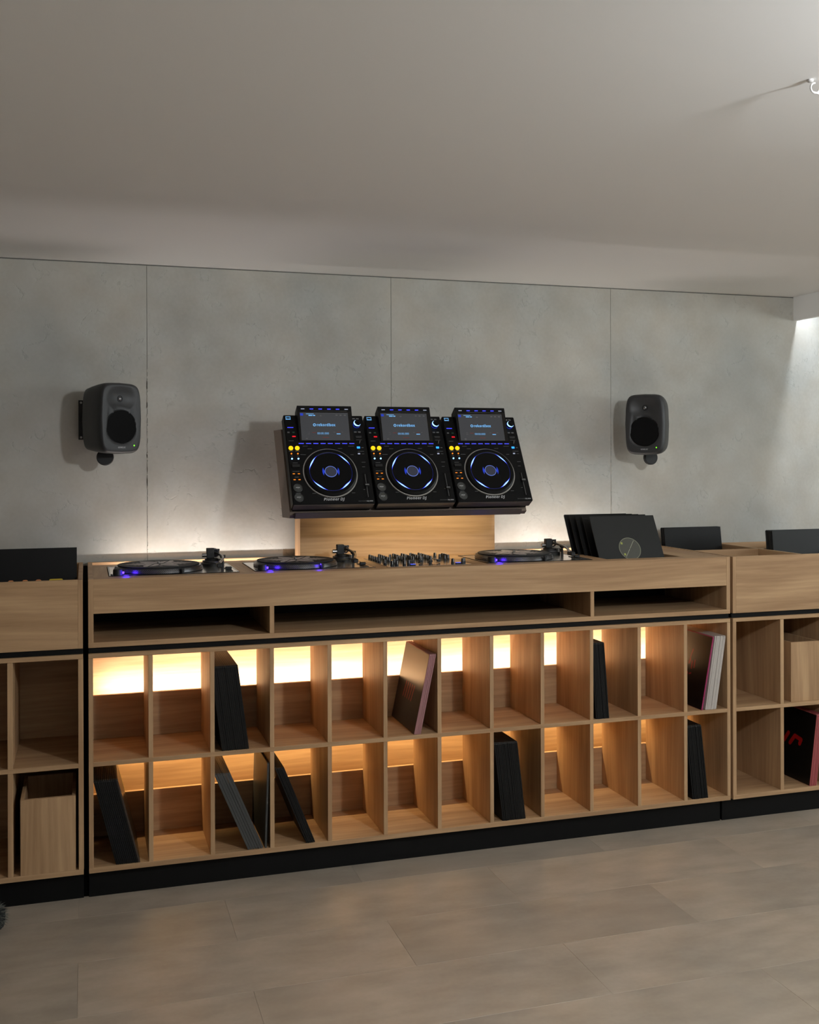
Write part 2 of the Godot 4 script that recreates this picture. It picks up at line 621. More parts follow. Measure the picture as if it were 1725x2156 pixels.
func middle_shelf():
	var t := thing("record_shelf", "long oak record shelf with two rows of twelve backlit cubbies under the counter", "shelf")
	var h := T / 2
	var zb := -0.336
	part(t, "bottom_panel", box_mesh(Vector3(0, 0.0983, -0.47), Vector3(W, F0, 0), 0), M.wood)
	part(t, "top_panel", box_mesh(Vector3(0, TOP - T, -0.47), Vector3(W, TOP, 0), 0), M.wood)
	part(t, "middle_shelf", box_mesh(Vector3(T, F1 - T, zb), Vector3(W - T, F1, 0), 0), M.wood)
	for s in [0.0, W - T]:
		part(t, "side_panel", box_mesh(Vector3(s, F0, -0.47), Vector3(s + T, TOP - T, 0), 1), M.wood)
	part(t, "back_panel", box_mesh(Vector3(T, F0, -0.468), Vector3(W - T, TOP - T, -0.452), 0), M.wood)
	for k in range(1, 12):
		part(t, "divider", box_mesh(Vector3(X(k) - h, F0, -0.32), Vector3(X(k) + h, F1 - T, -0.0005), 1), M.wood)
		part(t, "divider", box_mesh(Vector3(X(k) - h, F1, -0.32), Vector3(X(k) + h, TOP - T, -0.0005), 1), M.wood)
	part(t, "back_board", box_mesh(Vector3(T, F0, -0.336), Vector3(W - T, 0.279, -0.32), 0), M.wood)
	part(t, "back_board", box_mesh(Vector3(T, F1, -0.336), Vector3(W - T, 0.659, -0.32), 0), M.wood)
	part(t, "plinth", box_mesh(Vector3(0.0, 0.0, -0.42), Vector3(2.606, 0.0983, -0.04), 0), M.laminate)

func counter():
	var t := thing("dj_counter", "oak counter on top of the long shelf, with three open slots and sunken decks", "counter")
	var yb := 0.8985
	part(t, "spacer", box_mesh(Vector3(0.0, TOP, -0.42), Vector3(W, yb, -0.012), 0), M.laminate)
	part(t, "bottom_board", box_mesh(Vector3(0, yb, -0.64), Vector3(W, 0.917, 0), 0), M.wood)
	for s in [0.0, W - 0.018]:
		part(t, "side_panel", box_mesh(Vector3(s, 0.917, -0.663), Vector3(s + 0.018, YT, 0), 1), M.wood)
	part(t, "fascia", box_mesh(Vector3(0.018, 1.019, -0.018), Vector3(W - 0.018, YT, -0.0004), 0), M.wood)
	for s in [0.6555, 1.9785]:
		part(t, "divider", box_mesh(Vector3(s - 0.0085, 0.917, -0.50), Vector3(s + 0.0085, 1.019, -0.0005), 1), M.wood)
	part(t, "slot_back", box_mesh(Vector3(0.018, 0.917, -0.518), Vector3(W - 0.018, 1.05, -0.50), 0), M.laminate)
	part(t, "slot_ceiling", box_mesh(Vector3(0.018, 1.019, -0.50), Vector3(W - 0.018, 1.026, -0.018), 0), M.laminate)
	# worktop with sunken openings: left to right deck, deck, mixer, deck, record bin
	var holes := [[0.072, 0.548, -0.072, -0.432], [0.604, 1.078, -0.072, -0.432], [1.122, 1.476, -0.060, -0.440], [1.545, 2.022, -0.072, -0.432], [2.088, 2.442, -0.080, -0.418]]
	var y0 := YT - 0.018
	part(t, "worktop_rail", box_mesh(Vector3(0.018, y0, -0.060), Vector3(W - 0.018, YT - 0.0003, -0.018), 0), M.wood)
	part(t, "worktop_rail", box_mesh(Vector3(0.018, y0, -0.527), Vector3(W - 0.018, YT - 0.0003, -0.440), 0), M.wood)
	var x := 0.018
	for k in 6:
		var nx: float = holes[k][0] if k < 5 else W - 0.018
		part(t, "worktop_bridge", box_mesh(Vector3(x, y0, -0.440), Vector3(nx, YT - 0.0003, -0.060), 2), M.wood)
		if k < 5:
			var hh = holes[k]
			if hh[2] < -0.061:
				part(t, "worktop_bridge", box_mesh(Vector3(hh[0], y0, hh[2]), Vector3(hh[1], YT - 0.0003, -0.060), 0), M.wood)
			if hh[3] > -0.439:
				part(t, "worktop_bridge", box_mesh(Vector3(hh[0], y0, -0.440), Vector3(hh[1], YT - 0.0003, hh[3]), 0), M.wood)
			x = hh[1]
	# record bin lining
	var b = holes[4]
	part(t, "bin_lining", box_mesh(Vector3(b[0], 1.027, b[3]), Vector3(b[1], 1.032, b[2]), 0), M.laminate)
	# groove behind the worktop with its back lip
	part(t, "groove_front", box_mesh(Vector3(0.018, 1.05, -0.545), Vector3(W - 0.018, YT - 0.018, -0.527), 0), M.wood)
	part(t, "groove_floor", box_mesh(Vector3(0.018, 1.05, -0.645), Vector3(W - 0.018, 1.062, -0.545), 0), M.wood)
	part(t, "groove_lip", box_mesh(Vector3(0.018, 1.04, -0.663), Vector3(W - 0.018, YT - 0.0004, -0.645), 0), M.wood)

func side_unit(s: int):
	var left := s < 0
	var x0 := -1.215 if left else 2.646
	var x1 := -0.018 if left else 3.66
	var pitch := 0.2345 if left else 0.2405
	var xs := []
	var x := (x1 - T / 2) if left else (x0 + T / 2)
	for k in 6:
		xs.append(x)
		x += pitch * s
		if x < x0 + 0.02 or x > x1 - 0.02:
			break
	xs.append(x0 + T / 2 if left else x1 - T / 2)
	var h := T / 2 + 0.0008
	var place := "left of the long backlit one" if left else "right of the long backlit one"
	var t := thing("record_cabinet", "oak cubby cabinet in shade, standing " + place, "cabinet")
	part(t, "bottom_panel", box_mesh(Vector3(x0, 0.0983, -0.43), Vector3(x1, F0, 0), 0), M.wood)
	part(t, "top_panel", box_mesh(Vector3(x0, TOP - T, -0.43), Vector3(x1, TOP, 0), 0), M.wood)
	part(t, "middle_shelf", box_mesh(Vector3(x0 + T, F1 - T, -0.41), Vector3(x1 - T, F1, 0), 0), M.wood)
	part(t, "back_panel", box_mesh(Vector3(x0, F0, -0.43), Vector3(x1, TOP - T, -0.41), 0), M.wood)
	for k in xs.size():
		if k == 0 or k == xs.size() - 1:
			part(t, "side_panel", box_mesh(Vector3(xs[k] - h, F0, -0.41), Vector3(xs[k] + h, TOP - T, 0), 1), M.wood)
		else:
			part(t, "divider", box_mesh(Vector3(xs[k] - h, F0, -0.41), Vector3(xs[k] + h, F1 - T, -0.0005), 1), M.wood)
			part(t, "divider", box_mesh(Vector3(xs[k] - h, F1, -0.41), Vector3(xs[k] + h, TOP - T, -0.0005), 1), M.wood)
	part(t, "plinth", box_mesh(Vector3(x0, 0.0, -0.42), Vector3(x1, 0.0983, -0.04), 0) if left else box_mesh(Vector3(2.616, 0.0, -0.42), Vector3(x1, 0.0983, -0.04), 0), M.laminate)
	# the bin on top
	var u := thing("record_bin", "oak browsing bin for records on the cabinet " + ("at the left edge" if left else "at the right edge"), "record bin")
	part(u, "spacer", box_mesh(Vector3(x0, TOP, -0.42), Vector3(x1, 0.8985, -0.012), 0), M.laminate)
	part(u, "bottom_board", box_mesh(Vector3(x0, 0.8985, -0.65), Vector3(x1, 0.915, -0.018), 0), M.wood)
	part(u, "front_panel", box_mesh(Vector3(x0 + 0.016, 0.8985, -0.018), Vector3(x1 - 0.016, YT, -0.0004), 0), M.wood)
	for e in [x0, x1 - 0.016]:
		part(u, "side_panel", box_mesh(Vector3(e, 0.8985, -0.665), Vector3(e + 0.016, YT, 0), 1), M.wood)
	part(u, "back_panel", box_mesh(Vector3(x0 + 0.016, 0.915, -0.665), Vector3(x1 - 0.016, YT, -0.648), 0), M.wood)
	if not left:
		part(u, "cross_divider", box_mesh(Vector3(x0 + 0.016, 0.915, -0.332), Vector3(x1 - 0.016, YT - 0.0004, -0.316), 0), M.wood)
		for e in [[-0.316, -0.018], [-0.648, -0.332]]:
			for dx in [3.008, 3.34]:
				part(u, "divider", box_mesh(Vector3(dx - 0.008, 0.915, e[0]), Vector3(dx + 0.008, YT - 0.0006, e[1]), 2), M.wood)
	else:
		for dx in [-0.375, -0.73]:
			part(u, "divider", box_mesh(Vector3(dx - 0.008, 0.915, -0.648), Vector3(dx + 0.008, YT - 0.0006, -0.018), 2), M.wood)
		# black metal filler standing in the gap to the middle unit
		var f := part(self, "gap_filler", box_mesh(Vector3(-0.0175, 0.0, -0.66), Vector3(-0.0005, 1.128, -0.05), 1), M.filler)
		tag(f, "black upright filler strip in the gap between left cabinet and long shelf", "filler strip")

func crate(label: String, at: Vector3, w: float, hgt: float, dep: float):
	var t := thing("wooden_crate", label, "crate", "", at)
	var k := 0.012
	part(t, "front_panel", box_mesh(Vector3(0, 0, -k), Vector3(w, hgt, 0), 1), M.wood)
	part(t, "back_panel", box_mesh(Vector3(0, 0, -dep), Vector3(w, hgt, -dep + k), 1), M.wood)
	part(t, "side_panel", box_mesh(Vector3(0, 0, -dep + k), Vector3(k, hgt, -k), 1), M.wood)
	part(t, "side_panel", box_mesh(Vector3(w - k, 0, -dep + k), Vector3(w, hgt, -k), 1), M.wood)
	part(t, "bottom_panel", box_mesh(Vector3(k, 0, -dep + k), Vector3(w - k, k, -k), 0), M.wood)

func crates():
	crate("open oak crate in the lower right cubby of the left cabinet", Vector3(-0.2285, F0, 0.0), 0.184, 0.264, 0.30)
	crate("open oak crate in an upper cubby of the right cabinet", Vector3(2.953, F1, -0.018), 0.150, 0.262, 0.30)

func stand():
	var t := thing("deck_stand", "tilted grey brown stand on an oak pillar behind the counter", "stand")
	# pillar: a boxed oak panel rising from the groove
	part(t, "pillar", box_mesh(Vector3(0.8675, 1.062, -0.6445), Vector3(1.7605, 1.60, -0.528), 0), M.wood)
	# slab: prism with a horizontal bottom and top cut, tilted 30 degrees
	var poly := PackedVector2Array([Vector2(-0.334, 1.330), Vector2(-0.189, 1.334), Vector2(-0.168, 1.347), Vector2(-0.364, 1.688), Vector2(-0.536, 1.688)])
	part(t, "slab", prism_mesh(poly, Vector3(0.757, 0, 0), Vector3(0, 0, 1), Vector3(0, 1, 0), Vector3(1.003, 0, 0)), M.stand)
	# ledge that the players rest on
	var lip := PackedVector2Array([Vector2(-0.192, 1.3335), Vector2(-0.158, 1.3335), Vector2(-0.140, 1.356), Vector2(-0.170, 1.356)])
	part(t, "ledge", prism_mesh(lip, Vector3(0.775, 0, 0), Vector3(0, 0, 1), Vector3(0, 1, 0), Vector3(0.952, 0, 0)), M.stand_dark)

# ================================================================== turntables
func slipmat_texture() -> ImageTexture:
	var s := 512
	var im := Image.create(s, s, false, Image.FORMAT_RGB8)
	im.fill(Color(0.085, 0.08, 0.085))
	var grey := Color(0.78, 0.74, 0.73)
	for y in s:
		for x in s:
			var p := Vector2(x - 256, y - 256) / 256.0
			var r := p.length()
			if r > 0.88 or r < 0.05:
				continue
			var a := fposmod(p.angle() + 0.35, TAU / 6.0) - TAU / 12.0
			var across := r * sin(a)
			# six leaves with a slanted dark split, and small bars near the rim
			var half := 0.17 * sin(clampf((r - 0.08) / 0.76, 0.0, 1.0) * PI)
			if absf(across) < half and absf(across + 0.22 * (r - 0.45)) > 0.022:
				im.set_pixel(x, y, grey.darkened(0.12 * r))
			elif r > 0.30 and r < 0.78 and absf(fposmod(p.angle() + 0.35 + TAU / 12.0, TAU / 6.0) - TAU / 12.0) < 0.035 / r and fposmod(r * 9.0, 1.0) < 0.55:
				im.set_pixel(x, y, grey.darkened(0.25))
	im.generate_mipmaps()
	return tex(im)

func disc_uv(st: SurfaceTool, r: float, y: float, segs := 48):
	for i in segs:
		var a0 := TAU * i / segs
		var a1 := TAU * (i + 1) / segs
		var p := [Vector3(0, y, 0), Vector3(cos(a0) * r, y, sin(a0) * r), Vector3(cos(a1) * r, y, sin(a1) * r)]
		face(st, p, Vector3.UP, [Vector2(0.5, 0.5), Vector2(0.5 + cos(a0) * 0.5, 0.5 + sin(a0) * 0.5), Vector2(0.5 + cos(a1) * 0.5, 0.5 + sin(a1) * 0.5)])

func turntables():
	var where := [[0.072, "left turntable, sunk in the counter in front of the bare wall, platter lit violet"], [0.604, "middle turntable, sunk in the counter left of the mixer"], [1.545, "right turntable, sunk in the counter between mixer and record bin"]]
	var mats := [["grey leaf patterned black slipmat on the left turntable"], ["grey leaf patterned black slipmat on the middle turntable"], ["grey leaf patterned black slipmat on the right turntable"]]
	var mm := flat(Color.WHITE, 0.75)
	mm.albedo_texture = slipmat_texture()
	var proto: Node3D
	var proto_mat: Node3D
	for k in 3:
		var x: float = where[k][0] + 0.0025
		var t: Node3D
		var sm: Node3D
		if k == 0:
			t = make_turntable()
			proto = t
			sm = MeshInstance3D.new()
			var st := new_st()
			lathe(st, [Vector2(0.1525, 0), Vector2(0.1525, 0.0032), Vector2(0.1515, 0.0036)], 64)
			disc_uv(st, 0.1515, 0.0036, 64)
			sm.mesh = st.commit()
			sm.material_override = mm
			sm.name = "slipmat"
			add_child(sm, true)
			proto_mat = sm
		else:
			t = proto.duplicate()
			t.name = "turntable"
			add_child(t, true)
			sm = proto_mat.duplicate()
			sm.name = "slipmat"
			add_child(sm, true)
		t.position = Vector3(x, YT, -0.0745)
		if k == 1:   # only here the pop-up lamp is on
			var head := t.get_node("target_lamp_post/lamp_head")
			part(head, "lamp_light", box_mesh(Vector3(-0.0075, 0.014, -0.003), Vector3(-0.006, 0.019, 0.003), 0, 0.0003), M.violet)
			var l2 := OmniLight3D.new()
			l2.name = "target_lamp"
			l2.light_color = Color(0.32, 0.18, 1.0)
			l2.light_energy = 0.0012
			l2.light_size = 0.01
			l2.omni_range = 8.0
			l2.omni_attenuation = 2.0
			l2.shadow_enabled = true
			head.add_child(l2)
			l2.position = Vector3(-0.014, 0.014, 0.008)
		tag(t, where[k][1], "turntable", "turntables sunk in the counter")
		sm.position = Vector3(x + 0.186, YT + 0.0215, -0.0745 - 0.172)
		sm.rotation.y = [0.2, 1.1, 0.7][k]
		tag(sm, mats[k][0], "slipmat", "slipmats on the turntables")

func make_turntable() -> Node3D:
	var t := Node3D.new()
	t.name = "turntable"
	add_child(t, true)
	var w := 0.471
	var d := 0.355
	# local: front left corner of the plate, z negative to the back, y = 0 at the worktop
	part(t, "plate", box_mesh(Vector3(0.004, -0.060, -d + 0.004), Vector3(w - 0.004, 0.0008, -0.004), 0, 0.001), M.plate)
	var st := new_st()
	for e in [[Vector3(0, -0.06, -0.004), Vector3(w, 0.0016, 0)], [Vector3(0, -0.06, -d), Vector3(w, 0.0016, -d + 0.004)], [Vector3(0, -0.06, -d + 0.004), Vector3(0.004, 0.0016, -0.004)], [Vector3(w - 0.004, -0.06, -d + 0.004), Vector3(w, 0.0016, -0.004)]]:
		box(st, e[0], e[1], 0, 0.0004)
	part(t, "rim", st.commit(), M.gloss)
	var c := Vector3(0.186, 0.0, -0.172)
	var pl := part(t, "platter", lathe_mesh([Vector2(0.155, 0.001), Vector2(0.166, 0.003), Vector2(0.1655, 0.010), Vector2(0.1615, 0.0185), Vector2(0.1600, 0.0205), Vector2(0, 0.0205)], 96), M.dark_metal, c)
	# rows of strobe dots round the platter edge
	var mmi := MultiMeshInstance3D.new()
	mmi.name = "strobe_dots"
	var mm := MultiMesh.new()
	mm.transform_format = MultiMesh.TRANSFORM_3D
	mm.mesh = box_mesh(Vector3(-0.0012, -0.0011, 0), Vector3(0.0012, 0.0011, 0.0006), 0, 0.0002)
	mm.instance_count = 4 * 150
	var i := 0
	for r in 4:
		for k in 150:
			var a := TAU * (k + 0.5 * (r % 2)) / 150
			var y: float = [0.0048, 0.0078, 0.0112, 0.0146][r]
			var rad: float = [0.1658, 0.1656, 0.1648, 0.1634][r]
			var out := Vector3(sin(a), 0, cos(a))
			mm.set_instance_transform(i, Transform3D(Basis(Vector3(cos(a), 0, -sin(a)), Vector3(0, 1, 0), out), out * rad + Vector3(0, y, 0)))
			i += 1
	mmi.multimesh = mm
	mmi.material_override = M.metal
	mmi.set_meta("kind", "stuff")
	pl.add_child(mmi)
	part(t, "spindle", lathe_mesh(disc(0.0036, 0.034, 12), 12), M.metal, c)
	# strobe lamp tower at the front left corner
	var tw := part(t, "strobe_tower", lathe_mesh([Vector2(0.017, 0), Vector2(0.0165, 0.020), Vector2(0.014, 0.0225), Vector2(0, 0.0225)], 24), M.black, Vector3(0.030, 0.001, -0.030))
	part(tw, "strobe_light", box_mesh(Vector3(-0.004, 0.0045, -0.002), Vector3(0.010, 0.0125, 0.001), 0, 0.0006, Transform3D(Basis(Vector3.UP, 0.35), Vector3(0.0138, 0, 0.004))), M.violet)
	var l := OmniLight3D.new()
	l.name = "strobe_lamp"
	l.light_color = Color(0.28, 0.14, 1.0)
	l.light_energy = 0.0030
	l.light_size = 0.012
	l.omni_range = 8.0
	l.omni_attenuation = 2.0
	l.shadow_enabled = true
	tw.add_child(l)
	l.position = Vector3(0.030, 0.0085, 0.010)
	part(t, "start_button", box_mesh(Vector3(0.006, 0.0, -0.052), Vector3(0.012, 0.004, -0.006), 0), M.black)
	# pop up target lamp in front right of the platter
	var pop := part(t, "target_lamp_post", lathe_mesh(disc(0.0065, 0.017, 16), 16), M.black, Vector3(0.262, 0.0008, -0.0165))
	part(pop, "lamp_head", box_mesh(Vector3(-0.006, 0.013, -0.005), Vector3(0.006, 0.021, 0.006), 0, 0.001), M.black)
	# tonearm group
	var ax := Vector3(0.402, 0.0008, -0.272)
	var tb := part(t, "tonearm_base", lathe_mesh([Vector2(0.046, 0), Vector2(0.046, 0.010), Vector2(0.041, 0.014), Vector2(0.030, 0.016), Vector2(0.030, 0.028), Vector2(0.020, 0.030), Vector2(0, 0.030)], 32), M.black, ax)
	part(tb, "lift_ring", lathe_mesh(ring(0.032, 0.040, 0.008), 32), M.dark_metal, Vector3(0, 0.014, 0))
	var tower := part(t, "tonearm_tower", box_mesh(Vector3(-0.024, 0.03, -0.012), Vector3(0.006, 0.070, 0.012), 0, 0.002), M.black, ax)
	part(tower, "gimbal_ring", lathe_mesh(ring(0.012, 0.017, 0.008), 24, zaxis(Vector3(0.010, 0.050, 0.004)), false), M.dark_metal)
	part(tower, "tower_arm", box_mesh(Vector3(0.006, 0.058, -0.004), Vector3(0.028, 0.066, 0.006), 0, 0.0015), M.black)
	var arm := new_st()
	var ap := [Vector3(0.012, 0.050, 0.0), Vector3(0.022, 0.048, 0.03), Vector3(0.030, 0.042, 0.075), Vector3(0.026, 0.036, 0.12), Vector3(0.012, 0.030, 0.165), Vector3(0.004, 0.027, 0.195)]
	tube(arm, ap, 0.0052, 12)
	part(t, "tonearm", arm.commit(), M.metal, ax)
	part(t, "headshell", box_mesh(Vector3(-0.010, 0.014, 0.190), Vector3(0.010, 0.030, 0.232), 2, 0.003), M.black, ax)
	var cw := new_st()
	lathe(cw, [Vector2(0, 0), Vector2(0.014, 0), Vector2(0.016, 0.002), Vector2(0.016, 0.026), Vector2(0.014, 0.028), Vector2(0, 0.028)], 24, Transform3D(Basis(Vector3(1, 0, 0), Vector3(0, 0.05, -1).normalized(), Vector3(0, 1, 0.05).normalized()), Vector3(0.010, 0.050, -0.018)))
	part(t, "counterweight", cw.commit(), M.dark_metal, ax)
	part(t, "arm_knob", lathe_mesh([Vector2(0, 0), Vector2(0.008, 0), Vector2(0.008, 0.018), Vector2(0, 0.018)], 16, Transform3D(Basis(Vector3(0, 1, 0), Vector3(-1, 0, 0), Vector3(0, 0, 1)), Vector3(-0.024, 0.042, 0.002))), M.metal, ax)
	part(t, "arm_rest", lathe_mesh([Vector2(0.006, 0), Vector2(0.005, 0.032), Vector2(0.011, 0.036), Vector2(0.011, 0.046), Vector2(0, 0.046)], 16), M.black, ax + Vector3(0.034, 0, 0.052))
	part(t, "anti_skate_dial", lathe_mesh([Vector2(0.011, 0), Vector2(0.011, 0.014), Vector2(0.009, 0.016), Vector2(0, 0.016)], 20), M.metal, ax + Vector3(0.028, 0.014, 0.028))
	# pitch slider
	part(t, "pitch_track", box_mesh(Vector3(0.432, 0.0008, -0.150), Vector3(0.452, 0.0028, -0.030), 2, 0.0004), M.black)
	part(t, "pitch_knob", box_mesh(Vector3(0.430, 0.0028, -0.098), Vector3(0.454, 0.013, -0.084), 0, 0.002), M.black)
	return t

# ================================================================== mixer
func mixer():
	var t := thing("dj_mixer", "black mixer full of small knobs, sunk in the counter before the oak pillar", "mixer", "", Vector3(1.122, YT, -0.060))
	part(t, "panel", box_mesh(Vector3(0.002, -0.09, -0.378), Vector3(0.352, 0.001, -0.002), 0, 0.001), flat(Color(0.66, 0.64, 0.62), 0.17, 0.85))
	var st := new_st()
	lathe(st, [Vector2(0.0075, 0), Vector2(0.0066, 0.004), Vector2(0.0056, 0.017), Vector2(0.0048, 0.019), Vector2(0, 0.019)], 14)
	box(st, Vector3(-0.0007, 0.012, 0.0045), Vector3(0.0007, 0.0194, 0.0066), 0, 0.0002)
	var kn := st.commit()
	var line := box_mesh(Vector3(-0.0009, 0.006, 0.0048), Vector3(0.0009, 0.0196, 0.0074), 0, 0.0002)
	var cap := box_mesh(Vector3(-0.0075, 0.004, -0.0045), Vector3(0.0075, 0.0145, 0.0045), 0, 0.0018)
	var capline := box_mesh(Vector3(-0.0065, 0.0143, -0.0006), Vector3(0.0065, 0.0150, 0.0006), 0, 0.0002)
	var slot := box_mesh(Vector3(-0.0016, 0.0006, -0.026), Vector3(0.0016, 0.0014, 0.026), 0, 0.0002)
	var spots := []
	for c in [[0.018, [-0.335, -0.300, -0.262, -0.224, -0.186, -0.100]], [0.062, [-0.345, -0.310, -0.272, -0.232, -0.196, -0.112]], [0.102, [-0.318, -0.215]], [0.126, [-0.350, -0.318, -0.286, -0.254, -0.222, -0.190]], [0.165, [-0.352, -0.320, -0.288, -0.256, -0.224, -0.192]], [0.204, [-0.354, -0.322, -0.290, -0.258, -0.226, -0.194]], [0.242, [-0.356, -0.324, -0.292, -0.260, -0.228, -0.196]], [0.306, [-0.330, -0.262, -0.198]], [0.330, [-0.300, -0.276, -0.252, -0.228]]]:
		for z in c[1]:
			spots.append(Vector3(c[0], 0.001, z))
	for p in spots:
		var k := part(t, "knob", kn, M.black, p)
		k.rotation.y = rng.randf_range(-0.7, 0.7)
		part(k, "pointer", line, M.print)
	for p in [Vector3(0.128, 0, -0.095), Vector3(0.166, 0, -0.093), Vector3(0.204, 0, -0.078), Vector3(0.242, 0, -0.092)]:
		part(t, "fader_slot", slot, M.deck_dark, p + Vector3(0, 0.001, -0.01))
		var f := part(t, "fader", cap, M.black, p + Vector3(0, 0.001, 0))
		part(f, "pointer", capline, M.print)
	part(t, "fader_slot", box_mesh(Vector3(-0.03, 0.0006, -0.0016), Vector3(0.03, 0.0014, 0.0016)), M.deck_dark, Vector3(0.186, 0.001, -0.032))
	part(t, "fader", box_mesh(Vector3(-0.0045, 0.004, -0.0075), Vector3(0.0045, 0.0145, 0.0075), 0, 0.0018), M.black, Vector3(0.184, 0.001, -0.032))
	for p in [Vector3(0.030, 0.001, -0.040), Vector3(0.048, 0.001, -0.034), Vector3(0.082, 0.001, -0.044), Vector3(0.102, 0.001, -0.050), Vector3(0.292, 0.001, -0.060), Vector3(0.334, 0.001, -0.058), Vector3(0.344, 0.001, -0.070)]:
		var k := part(t, "knob", kn, M.black, p)
		part(k, "pointer", line, M.print)
	for p in [Vector3(0.112, 0.001, -0.026), Vector3(0.304, 0.001, -0.030)]:
		var b := part(t, "button", box_mesh(Vector3(-0.011, 0, -0.006), Vector3(0.011, 0.0045, 0.006), 0, 0.001), M.black, p)
		part(b, "button_light", box_mesh(Vector3(-0.010, 0.0045, -0.005), Vector3(0.010, 0.0056, 0.0065), 0, 0.0005), glow(Color(0.25, 0.36, 1.0), 1.6))
	var meter := part(t, "level_meter", box_mesh(Vector3(0.272, 0.001, -0.35), Vector3(0.286, 0.0025, -0.20)), M.gloss)
	for k in 8:
		part(meter, "meter_light", box_mesh(Vector3(0.275, 0.0025, -0.345 + k * 0.018), Vector3(0.283, 0.003, -0.335 + k * 0.018), 0, 0.0002), M.print_dim)

# ================================================================== media players
func crescent(r: float, a0: float, a1: float, wmax: float, z: float) -> ArrayMesh:
	var st := new_st()
	var n := 20
	for k in n:
		var t0 := float(k) / n
		var t1 := float(k + 1) / n
		var b0 := lerpf(a0, a1, t0)
		var b1 := lerpf(a0, a1, t1)
		var w0 := wmax * pow(sin(PI * t0), 1.5) + 0.0004
		var w1 := wmax * pow(sin(PI * t1), 1.5) + 0.0004
		face(st, [Vector3(cos(b0) * r, sin(b0) * r, z), Vector3(cos(b1) * r, sin(b1) * r, z), Vector3(cos(b1) * (r - w1), sin(b1) * (r - w1), z), Vector3(cos(b0) * (r - w0), sin(b0) * (r - w0), z)], Vector3(0, 0, 1))
	return st.commit()

func bar(w: float, h: float, d := 0.0016) -> ArrayMesh:
	var key := "bar%f_%f_%f" % [w, h, d]
	if not cache.has(key):
		cache[key] = box_mesh(Vector3(-w / 2, -h / 2, 0), Vector3(w / 2, h / 2, d), 0, minf(0.0006, d * 0.4))
	return cache[key]

